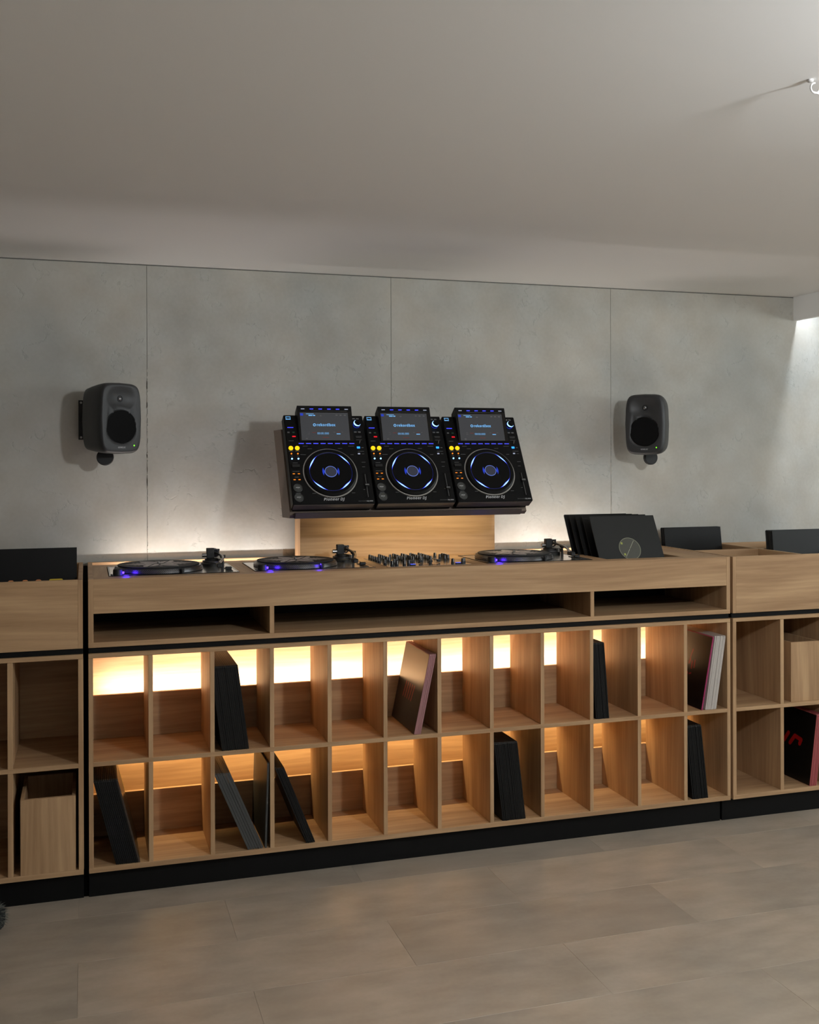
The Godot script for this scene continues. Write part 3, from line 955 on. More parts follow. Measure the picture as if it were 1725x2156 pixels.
func make_deck() -> Node3D:
	var t := Node3D.new()
	t.name = "media_player"
	add_child(t, true)
	var L := 0.4085
	part(t, "body", box_mesh(Vector3(0, 0, -0.048), Vector3(0.329, L, 0), 0, 0.003), M.deck)
	part(t, "lower_body", box_mesh(Vector3(0.006, 0.006, -0.072), Vector3(0.323, L - 0.006, -0.048), 0, 0.003), M.deck)
	part(t, "front_edge", box_mesh(Vector3(0.004, -0.0012, -0.044), Vector3(0.325, 0.001, -0.006), 0, 0.0005), M.deck_edge)
	for p in [Vector3(0.03, 0.03, 0), Vector3(0.299, 0.03, 0), Vector3(0.03, 0.37, 0), Vector3(0.299, 0.37, 0)]:
		part(t, "foot", lathe_mesh(disc(0.015, 0.015), 16, zaxis(p + Vector3(0, 0, -0.086))), M.black)
	# screen housing: wedge rising towards the back edge
	var hs := PackedVector2Array([Vector2(0.279, 0.0), Vector2(0.281, 0.006), Vector2(0.430, 0.032), Vector2(0.434, 0.030), Vector2(0.430, -0.018), Vector2(0.405, -0.030), Vector2(0.40, 0.0)])
	var house := part(t, "screen_housing", prism_mesh(hs, Vector3(0.053, 0, 0), Vector3(0, 1, 0), Vector3(0, 0, 1), Vector3(0.225, 0, 0)), M.deck)
	var tb := Basis(Vector3(1, 0, 0), Vector3(0, 0.9851, 0.1719), Vector3(0, -0.1719, 0.9851))
	var so := Vector3(0.053, 0.281, 0.006)
	var scr := Node3D.new()
	scr.name = "screen"
	t.add_child(scr)
	scr.transform = Transform3D(tb, so)
	# the glass and what it shows; local y from 0 to 0.151
	part(scr, "glass", box_mesh(Vector3(0.003, 0.001, 0), Vector3(0.222, 0.131, 0.0006), 0, 0.0003), M.gloss)
	part(scr, "display", box_mesh(Vector3(0.009, 0.004, 0.0006), Vector3(0.208, 0.124, 0.0012), 0, 0.0002), M.screen)
	for k in 6:
		part(scr, "button_light", bar(0.0145, 0.0030), M.pale if k in [0, 5] else M.blue, Vector3(0.022 + k * 0.0362, 0.1395, 0.0002))
	part(scr, "glass_edge", bar(0.150, 0.0009, 0.0004), M.print_dim, Vector3(0.13, 0.1315, 0.0004))
	var zt := 0.0014
	words(scr, "rekordbox", 0.077, M.cyan, Vector3(0.113, 0.070, zt), true, "display_lettering")
	part(scr, "display_emblem", lathe_mesh(ring(0.0032, 0.0062, 0.0006), 20, zaxis(Vector3(0.0655, 0.070, zt - 0.0002))), M.cyan)
	words(scr, "00:00.000", 0.047, M.cyan, Vector3(0.098, 0.033, zt), false, "display_lettering")
	for p in [[0.050, 0.1175, 0.032, 0.0022], [0.052, 0.1110, 0.016, 0.0042], [0.067, 0.1110, 0.009, 0.0042], [0.162, 0.0315, 0.016, 0.0036]]:
		part(scr, "display_mark", bar(p[2], p[3], 0.0004), M.cyan, Vector3(p[0], p[1], zt - 0.0003))
	for p in [[0.160, 0.113], [0.177, 0.113], [0.195, 0.113], [0.030, 0.0105], [0.094, 0.110]]:
		part(scr, "display_icon", bar(0.0085, 0.0055, 0.0004), M.print_dim, Vector3(p[0], p[1], zt - 0.0003))
	for p in [[0.145, 0.039, 0.008], [0.178, 0.039, 0.006], [0.040, 0.038, 0.009], [0.040, 0.031, 0.009]]:
		part(scr, "display_mark", bar(p[2], 0.0018, 0.0004), M.print_dim, Vector3(p[0], p[1], zt - 0.0003))
	for p in [[0.162, 0.039, 0.011], [0.108, 0.016, 0.026], [0.062, 0.037, 0.016]]:
		part(scr, "display_mark", bar(p[2], 0.0018, 0.0004), M.red_dim, Vector3(p[0], p[1], zt - 0.0003))
	part(scr, "display_tile", bar(0.012, 0.010, 0.0004), M.blue_dim, Vector3(0.016, 0.115, zt - 0.0003))
	# left column of small keys
	var src := part(t, "source_button", bar(0.022, 0.016, 0.002), M.black, Vector3(0.0175, 0.392, 0))
	part(src, "button_light", box_mesh(Vector3(-0.010, -0.0075, 0.002), Vector3(0.010, -0.0035, 0.0028), 0, 0.0002), M.cyan)
	part(src, "button_light", box_mesh(Vector3(-0.010, 0.0045, 0.002), Vector3(0.010, 0.0070, 0.0028), 0, 0.0002), M.cyan)
	for sx in [-0.0095, 0.0077]:
		part(src, "button_light", box_mesh(Vector3(sx, -0.0035, 0.002), Vector3(sx + 0.0018, 0.0045, 0.0028), 0, 0.0002), M.cyan)
	part(t, "status_light", bar(0.024, 0.0026), M.blue, Vector3(0.0230, 0.348, 0))
	part(t, "slot_button", bar(0.009, 0.006), M.print_dim, Vector3(0.0130, 0.325, 0))
	part(t, "slot_button", bar(0.009, 0.006), flat(Color(0.10, 0.28, 0.20)), Vector3(0.0335, 0.325, 0))
	part(t, "status_light", bar(0.014, 0.005), M.red, Vector3(0.0335, 0.306, 0))
	part(t, "print_mark", bar(0.020, 0.0020, 0.0004), M.print_dim, Vector3(0.0205, 0.286, 0))
	# row of eight cue keys
	for k in 8:
		var c := part(t, "cue_button", bar(0.026, 0.009, 0.0016), M.black, Vector3(0.0595 + k * 0.0297, 0.2745, 0))
		part(c, "button_light", box_mesh(Vector3(-0.010, -0.0035, 0.0016), Vector3(0.010, -0.0008, 0.0022), 0, 0.0002), M.blue)
	part(t, "print_line", bar(0.225, 0.0007, 0.0003), M.print_dim, Vector3(0.163, 0.2825, 0))
	# loop keys
	for x in [0.0155, 0.0412]:
		part(t, "loop_button_light", lathe_mesh(disc(0.0092, 0.004), 24, zaxis(Vector3(x, 0.2513, 0))), M.yellow)
		part(t, "print_mark", bar(0.018, 0.0022, 0.0004), M.print_dim, Vector3(x, 0.2385, 0))
		part(t, "small_button_light", lathe_mesh(disc(0.0030, 0.003), 16, zaxis(Vector3(x, 0.2258, 0))), M.orange)
		part(t, "print_mark", bar(0.009, 0.0022, 0.0004), M.print_dim, Vector3(x, 0.2155, 0))
		part(t, "small_button_light", lathe_mesh(disc(0.0034, 0.003), 16, zaxis(Vector3(x, 0.2028, 0))), M.ice)
		part(t, "track_button_light", bar(0.0085, 0.0032), M.orange, Vector3(0.0160 + (x - 0.0155) * 0.78, 0.1347, 0))
		part(t, "track_button_light", bar(0.0085, 0.0032), M.orange, Vector3(0.0166 + (x - 0.0155) * 0.76, 0.1084, 0))
	part(t, "print_mark", bar(0.020, 0.0020, 0.0004), M.print_dim, Vector3(0.0267, 0.1842, 0))
	part(t, "print_mark", bar(0.028, 0.0020, 0.0004), M.print_dim, Vector3(0.0262, 0.1460, 0))
	part(t, "print_mark", bar(0.016, 0.0020, 0.0004), M.print_dim, Vector3(0.0262, 0.1200, 0))
	part(t, "direction_lever", bar(0.030, 0.012, 0.008), M.black, Vector3(0.027, 0.168, 0))
	# cue and play keys
	for y in [0.070, 0.0275]:
		var b := part(t, "cue_key" if y > 0.05 else "play_key", lathe_mesh([Vector2(0.0185, 0), Vector2(0.0185, 0.003), Vector2(0.0170, 0.0045), Vector2(0.0168, 0.0032), Vector2(0, 0.0032)], 28, zaxis(Vector3(0.0252, y, 0))), flat(Color(0.24, 0.245, 0.235), 0.5))
		part(b, "key_ring", lathe_mesh(ring(0.0165, 0.0185, 0.0012), 28, zaxis(Vector3(0.0252, y, 0.004))), M.dark_metal)
		part(b, "print_mark", bar(0.016, 0.003, 0.0004), M.print, Vector3(0.0252, y + 0.002, 0.0032))
		part(b, "print_mark", bar(0.005, 0.010, 0.0004), M.print_dim, Vector3(0.0262, y, 0.0032))
	part(t, "print_mark", bar(0.020, 0.0018, 0.0004), M.print_dim, Vector3(0.025, 0.0487, 0))
	# jog wheel
	var jc := Vector3(0.1625, 0.1365, 0)
	var jog := part(t, "jog_wheel", lathe_mesh([Vector2(0.1065, 0), Vector2(0.1045, 0.010), Vector2(0.0985, 0.0145), Vector2(0.0895, 0.0145), Vector2(0.0865, 0.0135), Vector2(0, 0.0130)], 72, zaxis(jc)), M.deck_dark)
	part(jog, "jog_rim", lathe_mesh([Vector2(0.1105, 0), Vector2(0.1105, 0.003), Vector2(0.1095, 0.0042), Vector2(0.1062, 0.0042), Vector2(0.1048, 0.002)], 72, zaxis(jc)), M.jog_rim)
	part(jog, "jog_light_ring", lathe_mesh(ring(0.0850, 0.0862, 0.0006), 72, zaxis(jc + Vector3(0, 0, 0.0133))), glow(Color(0.10, 0.22, 0.8), 0.22))
	for a in [[2.20, 3.05, 0.0052], [0.35, 1.15, 0.0048], [3.60, 4.45, 0.0058], [5.05, 5.85, 0.0062]]:
		part(jog, "jog_light_arc", crescent(0.0856, a[0], a[1], a[2], 0.0), M.blue, jc + Vector3(0, 0, 0.0142))
		part(jog, "jog_light_arc", crescent(0.0854, a[0] + 0.10, a[1] - 0.10, a[2] * 0.72, 0.0), M.ice, jc + Vector3(0, 0, 0.0145))
	part(jog, "hub_display", lathe_mesh(disc(0.0235, 0.0012), 32, zaxis(jc + Vector3(0, 0, 0.0130))), glow(Color(0.20, 0.21, 0.27), 0.7))
	part(jog, "hub_light_ring", lathe_mesh(ring(0.0226, 0.0248, 0.0018), 40, zaxis(jc + Vector3(0, 0, 0.0130))), glow(Color(0.40, 0.50, 0.85), 0.8))
	for a in [[-0.55, 0.55], [PI - 0.55, PI + 0.55]]:
		part(jog, "hub_light_wing", crescent(0.0345, a[0], a[1], 0.0095, 0.0), M.blue_dim, jc + Vector3(0, 0, 0.0143))
	# right column
	var rk := part(t, "rotary_selector", lathe_mesh([Vector2(0.0125, 0), Vector2(0.0115, 0.012), Vector2(0.0095, 0.014), Vector2(0, 0.0135)], 28, zaxis(Vector3(0.2985, 0.3627, 0))), M.deck_dark)
	part(rk, "selector_light_ring", lathe_mesh(ring(0.0126, 0.0144, 0.0014), 32, zaxis(Vector3(0.2985, 0.3627, 0))), M.blue_dim)
	part(rk, "selector_light_arc", crescent(0.0148, 1.85, 5.95, 0.0062, 0.0), M.ice, Vector3(0.2985, 0.3627, 0.0145))
	for p in [[0.290, 0.392], [0.306, 0.392], [0.2895, 0.328], [0.306, 0.328]]:
		part(t, "small_button", bar(0.011, 0.006, 0.0016), M.print_dim, Vector3(p[0], p[1], 0))
	for p in [[0.3005, 0.308, 0.024], [0.3005, 0.303, 0.022], [0.3000, 0.291, 0.024]]:
		part(t, "print_mark", bar(p[2], 0.0016, 0.0004), M.print_dim, Vector3(p[0], p[1], 0))
	var lev := part(t, "vinyl_lever", bar(0.003, 0.014, 0.006), M.metal, Vector3(0.3005, 0.2785, 0))
	lev.rotation.z = -0.35
	part(t, "key_light", bar(0.0125, 0.0085, 0.002), M.sky, Vector3(0.2930, 0.2545, 0))
	part(t, "print_mark", bar(0.009, 0.0030, 0.0004), M.print_dim, Vector3(0.310, 0.2545, 0))
	part(t, "key_light", bar(0.0090, 0.0055, 0.002), M.pale, Vector3(0.2915, 0.2255, 0))
	for p in [[0.3010, 0.237, 0.026], [0.3085, 0.225, 0.010], [0.3055, 0.186, 0.016], [0.3025, 0.165, 0.012], [0.262, 0.2215, 0.013], [0.062, 0.222, 0.022], [0.092, 0.249, 0.018], [0.216, 0.2505, 0.018], [0.292, 0.062, 0.007], [0.088, 0.047, 0.014], [0.246, 0.047, 0.014], [0.075, 0.2615, 0.020], [0.263, 0.2615, 0.024]]:
		part(t, "print_mark", bar(p[2], 0.0018, 0.0004), M.print_dim, Vector3(p[0], p[1], 0))
	part(t, "tempo_track", box_mesh(Vector3(0.2955, 0.024, 0), Vector3(0.3115, 0.134, 0.0012), 0, 0.0004), M.deck_dark)
	part(t, "tempo_slot", box_mesh(Vector3(0.3025, 0.027, 0.0012), Vector3(0.3045, 0.131, 0.0016), 0, 0.0001), M.print_dim)
	var tk := part(t, "tempo_slider", box_mesh(Vector3(-0.009, -0.006, 0.001), Vector3(0.009, 0.006, 0.011), 0, 0.0025), M.black, Vector3(0.3035, 0.079, 0))
	part(tk, "pointer", box_mesh(Vector3(-0.008, -0.0007, 0.0108), Vector3(0.008, 0.0007, 0.0114), 0, 0.0002), M.print)
	# lettering on the front edge
	words(t, "Pioneer DJ", 0.081, M.print, Vector3(0.1645, 0.0200, 0.0002), true, "lettering", 0.25)
	words(t, "MULTI PLAYER", 0.030, M.print_dim, Vector3(0.277, 0.0100, 0.0002), false, "lettering")
	words(t, "CDJ-3000", 0.026, M.print, Vector3(0.3075, 0.0100, 0.0002), true, "lettering")
	return t

func decks():
	var a := deg_to_rad(30)
	var b := Basis(Vector3(1, 0, 0), Vector3(0, cos(a), -sin(a)), Vector3(0, sin(a), cos(a)))
	var proto := make_deck()
	var lab := ["left", "middle", "right"]
	for k in 3:
		var t: Node3D = proto
		if k > 0:
			t = proto.duplicate()
			t.name = "media_player"
			add_child(t, true)
		t.transform = Transform3D(b, Vector3(0.757 + 0.3382 * k, 1.392, -0.105))
		tag(t, lab[k] + " black media player with lit jog wheel, leaning on the tilted stand" + ["", " between two others", ""][k], "media player", "media players on the tilted stand")
		(t.get_node("tempo_slider") as Node3D).position.y = [0.079, 0.062, 0.095][k]

# ================================================================== loudspeakers
func outline(a: float, n := 64) -> Vector2:
	var ex := 0.25
	var c := cos(a)
	var s := sin(a)
	return Vector2(signf(c) * pow(absf(c), ex), signf(s) * pow(absf(s), ex))

func dish(p: Vector2) -> float:
	var d := 0.0
	var r1 := Vector2(p.x * 0.85, p.y - 0.078).length() / 0.058
	if r1 < 1.0:
		d -= 0.016 * pow(1.0 - r1 * r1, 1.2)
	var r2 := Vector2(p.x, p.y + 0.034).length() / 0.074
	if r2 < 1.0:
		d -= 0.007 * smoothstep(1.0, 0.86, r2)
	return d

func make_speaker() -> Node3D:
	var t := Node3D.new()
	t.name = "loudspeaker"
	add_child(t, true)
	var hw := 0.0945
	var hh := 0.1425
	var n := 72
	# rings from the back to the rounded front, as (scale x, scale y, z)
	var rings := [[0.70, 0.80, -0.178], [0.80, 0.87, -0.176], [0.86, 0.91, -0.165], [0.93, 0.95, -0.12], [0.985, 0.985, -0.07], [1.0, 1.0, -0.035], [0.992, 0.995, -0.018], [0.965, 0.975, -0.007], [0.92, 0.945, -0.001], [0.885, 0.92, 0.0]]
	var st := new_st()
	st.set_smooth_group(1)
	var P := []
	for r in rings:
		var row := []
		for k in n:
			var o := outline(TAU * k / n)
			var bulge: float = 1.0 - 0.10 * pow(absf(o.y), 2.0)
			var bulge2: float = 1.0 - 0.045 * pow(absf(o.x), 2.0)
			row.append(Vector3(o.x * hw * r[0] * bulge, o.y * hh * r[1] * bulge2, r[2]))
		P.append(row)
	for s in range(15, -1, -1):   # front face, closing to the centre
		var f := s / 16.0
		var row := []
		for k in n:
			var e: Vector3 = P[9][k]
			var q := Vector2(e.x * f, e.y * f)
			row.append(Vector3(q.x, q.y, dish(q)))
		P.append(row)
	for i in P.size() - 1:
		for k in n:
			var q := (k + 1) % n
			for tr in [[P[i][k], P[i + 1][k], P[i][q]], [P[i][q], P[i + 1][k], P[i + 1][q]]]:
				if (tr[1] - tr[0]).cross(tr[2] - tr[0]).length() > 1e-12:
					for v in tr:
						st.set_uv(Vector2(v.x, v.y))
						st.add_vertex(v)
	var back := new_st()
	back.set_smooth_group(-1)
	for k in n:
		for v in [P[0][k], P[0][(k + 1) % n], Vector3(0, 0, -0.178)]:
			st.set_uv(Vector2(v.x, v.y))
			st.add_vertex(v)
	st.index()
	st.generate_normals()
	part(t, "cabinet", st.commit(), M.speaker)
	var wo := part(t, "woofer", lathe_mesh([Vector2(0.0665, -0.006), Vector2(0.0665, 0.0005), Vector2(0.0640, 0.0015), Vector2(0.0605, 0.0010), Vector2(0.040, 0.0012), Vector2(0, 0.0014)], 56, zaxis(Vector3(0, -0.034, -0.004)), true), M.cone)
	part(wo, "woofer_ring", lathe_mesh(ring(0.0655, 0.0690, 0.0022), 56, zaxis(Vector3(0, -0.034, -0.0045))), M.deck_dark)
	var tw := part(t, "tweeter", lathe_mesh([Vector2(0.0125, 0), Vector2(0.0125, 0.0025), Vector2(0.0105, 0.003), Vector2(0.0105, 0.0015), Vector2(0, 0.0015)], 28, zaxis(Vector3(0, 0.078, -0.0170))), M.deck_dark)
	part(tw, "tweeter_dome", lathe_mesh([Vector2(0.0085, 0), Vector2(0.0076, 0.0026), Vector2(0.0052, 0.0046), Vector2(0.0026, 0.0055), Vector2(0, 0.0057)], 24, zaxis(Vector3(0, 0.078, -0.0155)), true), M.dome)
	part(t, "power_light", lathe_mesh([Vector2(0.0030, 0), Vector2(0.0026, 0.0014), Vector2(0, 0.0018)], 16, zaxis(Vector3(0.0555, -0.1085, -0.0005))), M.green)
	words(t, "GENELEC", 0.034, M.print, Vector3(0.0, -0.1165, 0.0002), true)
	return t

func speakers():
	var proto := make_speaker()
	var where := [[Vector3(0.132, 1.732, -0.445), 0.50, "dark grey loudspeaker on the wall left of the media players"], [Vector3(2.482, 1.724, -0.455), -0.74, "dark grey loudspeaker on the wall right of the media players"]]
	for k in 2:
		var t: Node3D = proto
		if k:
			t = proto.duplicate()
			t.name = "loudspeaker"
			add_child(t, true)
		var w = where[k]
		var nrm := Vector3(sin(w[1]), 0, cos(w[1]))
		t.position = w[0]
		t.rotation.y = w[1]
		tag(t, w[2], "loudspeaker", "loudspeakers on the concrete wall")
		# wall bracket: plate, arm with swivel under the cabinet
		var c: Vector3 = w[0] - nrm * 0.150
		var bx := -0.018 if k == 0 else 2.57
		var br := thing("wall_bracket", "black wall bracket carrying the %s loudspeaker" % ["left", "right"][k], "bracket", "", Vector3(bx, w[0].y, WALL_Z))
		var pl := part(br, "wall_plate", box_mesh(Vector3(-0.016, -0.082, 0.0), Vector3(0.016, 0.082, 0.006), 0, 0.002), M.black)
		for y in [-0.072, 0.072]:
			part(pl, "screw", lathe_mesh(disc(0.0045, 0.003), 12, zaxis(Vector3(-0.006, y, 0.006))), M.metal)
		var to := c - br.position
		part(br, "arm", tube_mesh([Vector3(0, 0, 0.004), Vector3(to.x * 0.3, 0, 0.03), Vector3(to.x * 0.7, -0.02, 0.05), Vector3(to.x * 0.8, -0.10, 0.05), Vector3(to.x, -0.148, to.z * 0.8), Vector3(to.x, -0.151, to.z)], 0.009, 12), M.black)
		var sw := Vector3(to.x + nrm.x * 0.02, -0.155, to.z + nrm.z * 0.02)
		part(br, "swivel", lathe_mesh([Vector2(0, -0.011), Vector2(0.031, -0.011), Vector2(0.034, -0.008), Vector2(0.034, 0.008), Vector2(0.031, 0.011), Vector2(0, 0.011)], 32, zaxis(sw)), M.black)

# ================================================================== records
func sleeve_mesh(t: float, card: Material, chip: Material) -> ArrayMesh:
	var key := "sl%f%s%s" % [t, card, chip]
	if cache.has(key):
		return cache[key]
	# cover: x thickness, y height, z towards the back; pressed edges and a worn front top corner
	var S := 0.315
	var c := 0.0038
	var side := PackedVector2Array([Vector2(0, 0), Vector2(0, S - c), Vector2(-c, S), Vector2(-S, S), Vector2(-S, 0)])
	var st := new_st()
	var e := minf(0.0009, t * 0.25)
	prism(st, side, Vector3(e, 0, 0), Vector3(0, 0, 1), Vector3(0, 1, 0), Vector3(t - 2 * e, 0, 0))
	var inner := PackedVector2Array([Vector2(-e, e), Vector2(-e, S - c - e * 0.5), Vector2(-c - e * 0.5, S - e), Vector2(-S + e, S - e), Vector2(-S + e, e)])
	prism(st, inner, Vector3(0, 0, 0), Vector3(0, 0, 1), Vector3(0, 1, 0), Vector3(t, 0, 0))
	st.set_material(card)
	var m := st.commit()
	var s2 := new_st()
	prism(s2, PackedVector2Array([Vector2(0.0003, S - c - 0.0006), Vector2(-c - 0.0006, S + 0.0003), Vector2(-c, S - 0.001), Vector2(-0.001, S - c)]), Vector3(e, 0, 0), Vector3(0, 0, 1), Vector3(0, 1, 0), Vector3(t - 2 * e, 0, 0))
	s2.set_material(chip)
	s2.commit(m)
	cache[key] = m
	return m

func cover_art(kind: String) -> StandardMaterial3D:
	var s := 256
	var im := Image.create(s, s, false, Image.FORMAT_RGB8)
	im.fill(Color(0.12, 0.105, 0.095))
	var strokes := []
	if kind == "claws":
		for k in 5:
			strokes.append([Vector2(86 + k * 22, 118), Vector2(74 + k * 22, 168), 3.0, Color(0.78, 0.22, 0.16)])
	elif kind == "scrawl":
		im.fill(Color(0.05, 0.04, 0.045))
		for k in 7:
			strokes.append([Vector2(70 + k * 17, 120 - (k % 3) * 9), Vector2(82 + k * 15, 96 + (k % 2) * 30), 4.0, Color(0.60, 0.08, 0.12)])
		for k in 5:
			strokes.append([Vector2(96 + k * 13, 128 + k * 5), Vector2(78 + k * 20, 160 - k * 4), 3.0, Color(0.62, 0.08, 0.16)])
		strokes.append([Vector2(150, 60), Vector2(140, 92), 3.0, Color(0.55, 0.07, 0.12)])
		strokes.append([Vector2(80, 160), Vector2(72, 206), 4.0, Color(0.55, 0.07, 0.12)])
	else:
		im.fill(Color(0.035, 0.033, 0.035))
		for e in [[Vector2(60, 110), Vector2(70, 92)], [Vector2(92, 128), Vector2(112, 98)], [Vector2(126, 132), Vector2(150, 100)], [Vector2(150, 100), Vector2(186, 106)], [Vector2(186, 106), Vector2(180, 122)]]:
			strokes.append([e[0], e[1], 8.0, Color(0.62, 0.05, 0.06)])
	for y in s:
		for x in s:
			for k in strokes:
				var q := Geometry2D.get_closest_point_to_segment(Vector2(x, y), k[0], k[1])
				if q.distance_to(Vector2(x, y)) < k[2]:
					im.set_pixel(x, y, k[3])
	im.generate_mipmaps()
	var m := flat(Color.WHITE, 0.30)
	m.albedo_texture = tex(im)
	return m

# n sleeves standing on y0, the first with its lower corner at x; lean > 0 leans to the left
func stack(n: int, x: float, y0: float, t: float, lean_deg: float, where: String, group: String, look: String, card: Material, chip: Material, art: Material = null, zf := -0.004):
	var a := deg_to_rad(lean_deg)
	var mesh := sleeve_mesh(t, card, chip)
	var proto: MeshInstance3D
	for k in n:
		var o: MeshInstance3D
		if k == 0:
			o = MeshInstance3D.new()
			o.mesh = mesh
			proto = o
		else:
			o = proto.duplicate()
		o.name = "record_sleeve"
		add_child(o, true)
		stack_end = o
		var aa := a + deg_to_rad(rng.randf_range(-0.05, 0.05))
		o.position = Vector3(x + k * (t + 0.0003) / cos(a), y0 + 0.0002 + (t * sin(-a) if a < 0 else 0.0), zf - rng.randf() * 0.0025)
		o.rotation.z = aa
		var which: String = "only one" if n == 1 else ("leftmost" if k == 0 else ("rightmost" if k == n - 1 else ordinals[k] + " from the left"))
		tag(o, "%s, %s, %s" % [look, which, where] if n > 1 else "%s, %s" % [look, where], "record", group)
		if art and k == 0:
			var S := 0.3125
			var st := new_st()
			face(st, [Vector3(-0.0003, 0.0012, -S), Vector3(-0.0003, 0.0012, -0.002), Vector3(-0.0003, S - 0.002, -0.002), Vector3(-0.0003, S, -S)], Vector3(-1, 0, 0), [Vector2(0, 1), Vector2(1, 1), Vector2(1, 0), Vector2(0, 0)])
			part(o, "cover_print", st.commit(), art)
			proto = MeshInstance3D.new()
			proto.mesh = mesh

func records():
	var g := "records in the backlit shelf"
	var blk := "black record sleeve"
	# upper row
	stack(14, 0.4696, F1, 0.0068, 7.4, "third upper cubby from the left", g, blk, M.sleeve, M.worn)
	var pinkish := flat(Color(0.60, 0.42, 0.42), 0.6)
	var pale := flat(Color(0.70, 0.60, 0.60), 0.6)
	stack(4, 1.2112, F1, 0.0065, -12.0, "middle upper cubby", g, "dark record sleeve with pale pink spine", pinkish, pale, cover_art("claws"))
	stack(9, 1.9970, F1, 0.0064, 4.2, "third upper cubby from the right", g, blk, M.sleeve, M.worn)
	var magenta := flat(Color(0.62, 0.16, 0.36), 0.6)
	stack(1, 2.4930, F1, 0.0060, -10.5, "black with red scrawls and a magenta spine, in the upper right corner cubby", g, "record sleeve", magenta, pale, cover_art("scrawl"))
	stack(8, 2.5130, F1, 0.0064, -9.0, "upper right corner cubby", g, "thick white record sleeve", flat(Color(0.74, 0.71, 0.68), 0.65), pale)
	# lower row
	stack(12, 0.0925, F0, 0.0060, 14.2, "lower left corner cubby", g, blk, M.sleeve, M.worn)
	stack(1, 0.1705, F0, 0.0060, 14.2, "glossy brown with yellow streak, right end of the lower left corner cubby", g, "record sleeve", flat(Color(0.24, 0.20, 0.17), 0.28), M.worn)
	part(stack_end, "yellow_streak", box_mesh(Vector3(0.0058, 0.165, -0.306), Vector3(0.0064, 0.262, -0.298), 1, 0.0002), flat(Color(0.62, 0.60, 0.12), 0.5))
	stack(6, 0.5640, F0, 0.0088, 23.0, "third lower cubby from the left", g, "dark grey record sleeve", M.sleeve_grey, flat(Color(0.6, 0.58, 0.55), 0.5))
	stack(1, 0.6265, F0, 0.0075, -2.0, "standing upright beside the slanting grey stack", g, "single dark record sleeve with grey edge", M.sleeve_grey, M.worn)
	stack(5, 0.7845, F0, 0.0062, 22.0, "fourth lower cubby from the left", g, blk, M.sleeve, M.worn)
	stack(14, 1.5815, F0, 0.0068, 6.5, "eighth lower cubby from the left", g, blk, M.sleeve, M.worn)
	stack(10, 2.4500, F0, 0.0072, 6.2, "lower right corner cubby", g, blk, M.sleeve, M.worn)
	# right cabinet
	stack(5, 3.0400, F0, 0.0068, -7.2, "lower cubby of the right cabinet", "records in the right cabinet", "red and pink edged record sleeve", flat(Color(0.62, 0.30, 0.30), 0.6), pale, cover_art("glyph"))
	bins()

# sleeves facing the viewer in a bin: x0 left edge, foot at (y, z), leaning back
func facing(n: int, x0: float, y0: float, z0: float, back_deg: float, step: float, dx: float, t: float, where: String, group: String, card: Material, chip: Material) -> MeshInstance3D:
	var proto: MeshInstance3D
	var last: MeshInstance3D
	var b := Basis(Vector3(1, 0, 0), -deg_to_rad(back_deg)) * Basis(Vector3.UP, -PI / 2)
	for k in n:
		var o: MeshInstance3D
		if k == 0:
			o = MeshInstance3D.new()
			o.mesh = sleeve_mesh(t, card, chip)
			proto = o
		else:
			o = proto.duplicate()
		o.name = "record_sleeve"
		add_child(o, true)
		o.transform = Transform3D(b, Vector3(x0 + (dx * k if n > 1 else 0.0) + rng.randf_range(-0.002, 0.002), y0, z0 - step * k))
		var which: String = "frontmost" if k == 0 else ("rearmost" if k == n - 1 else ordinals[k] + " from the front")
		tag(o, "black record sleeve, %s, %s" % [which, where], "record", group)
		last = o
		if k == 0:
			last = o
	return proto

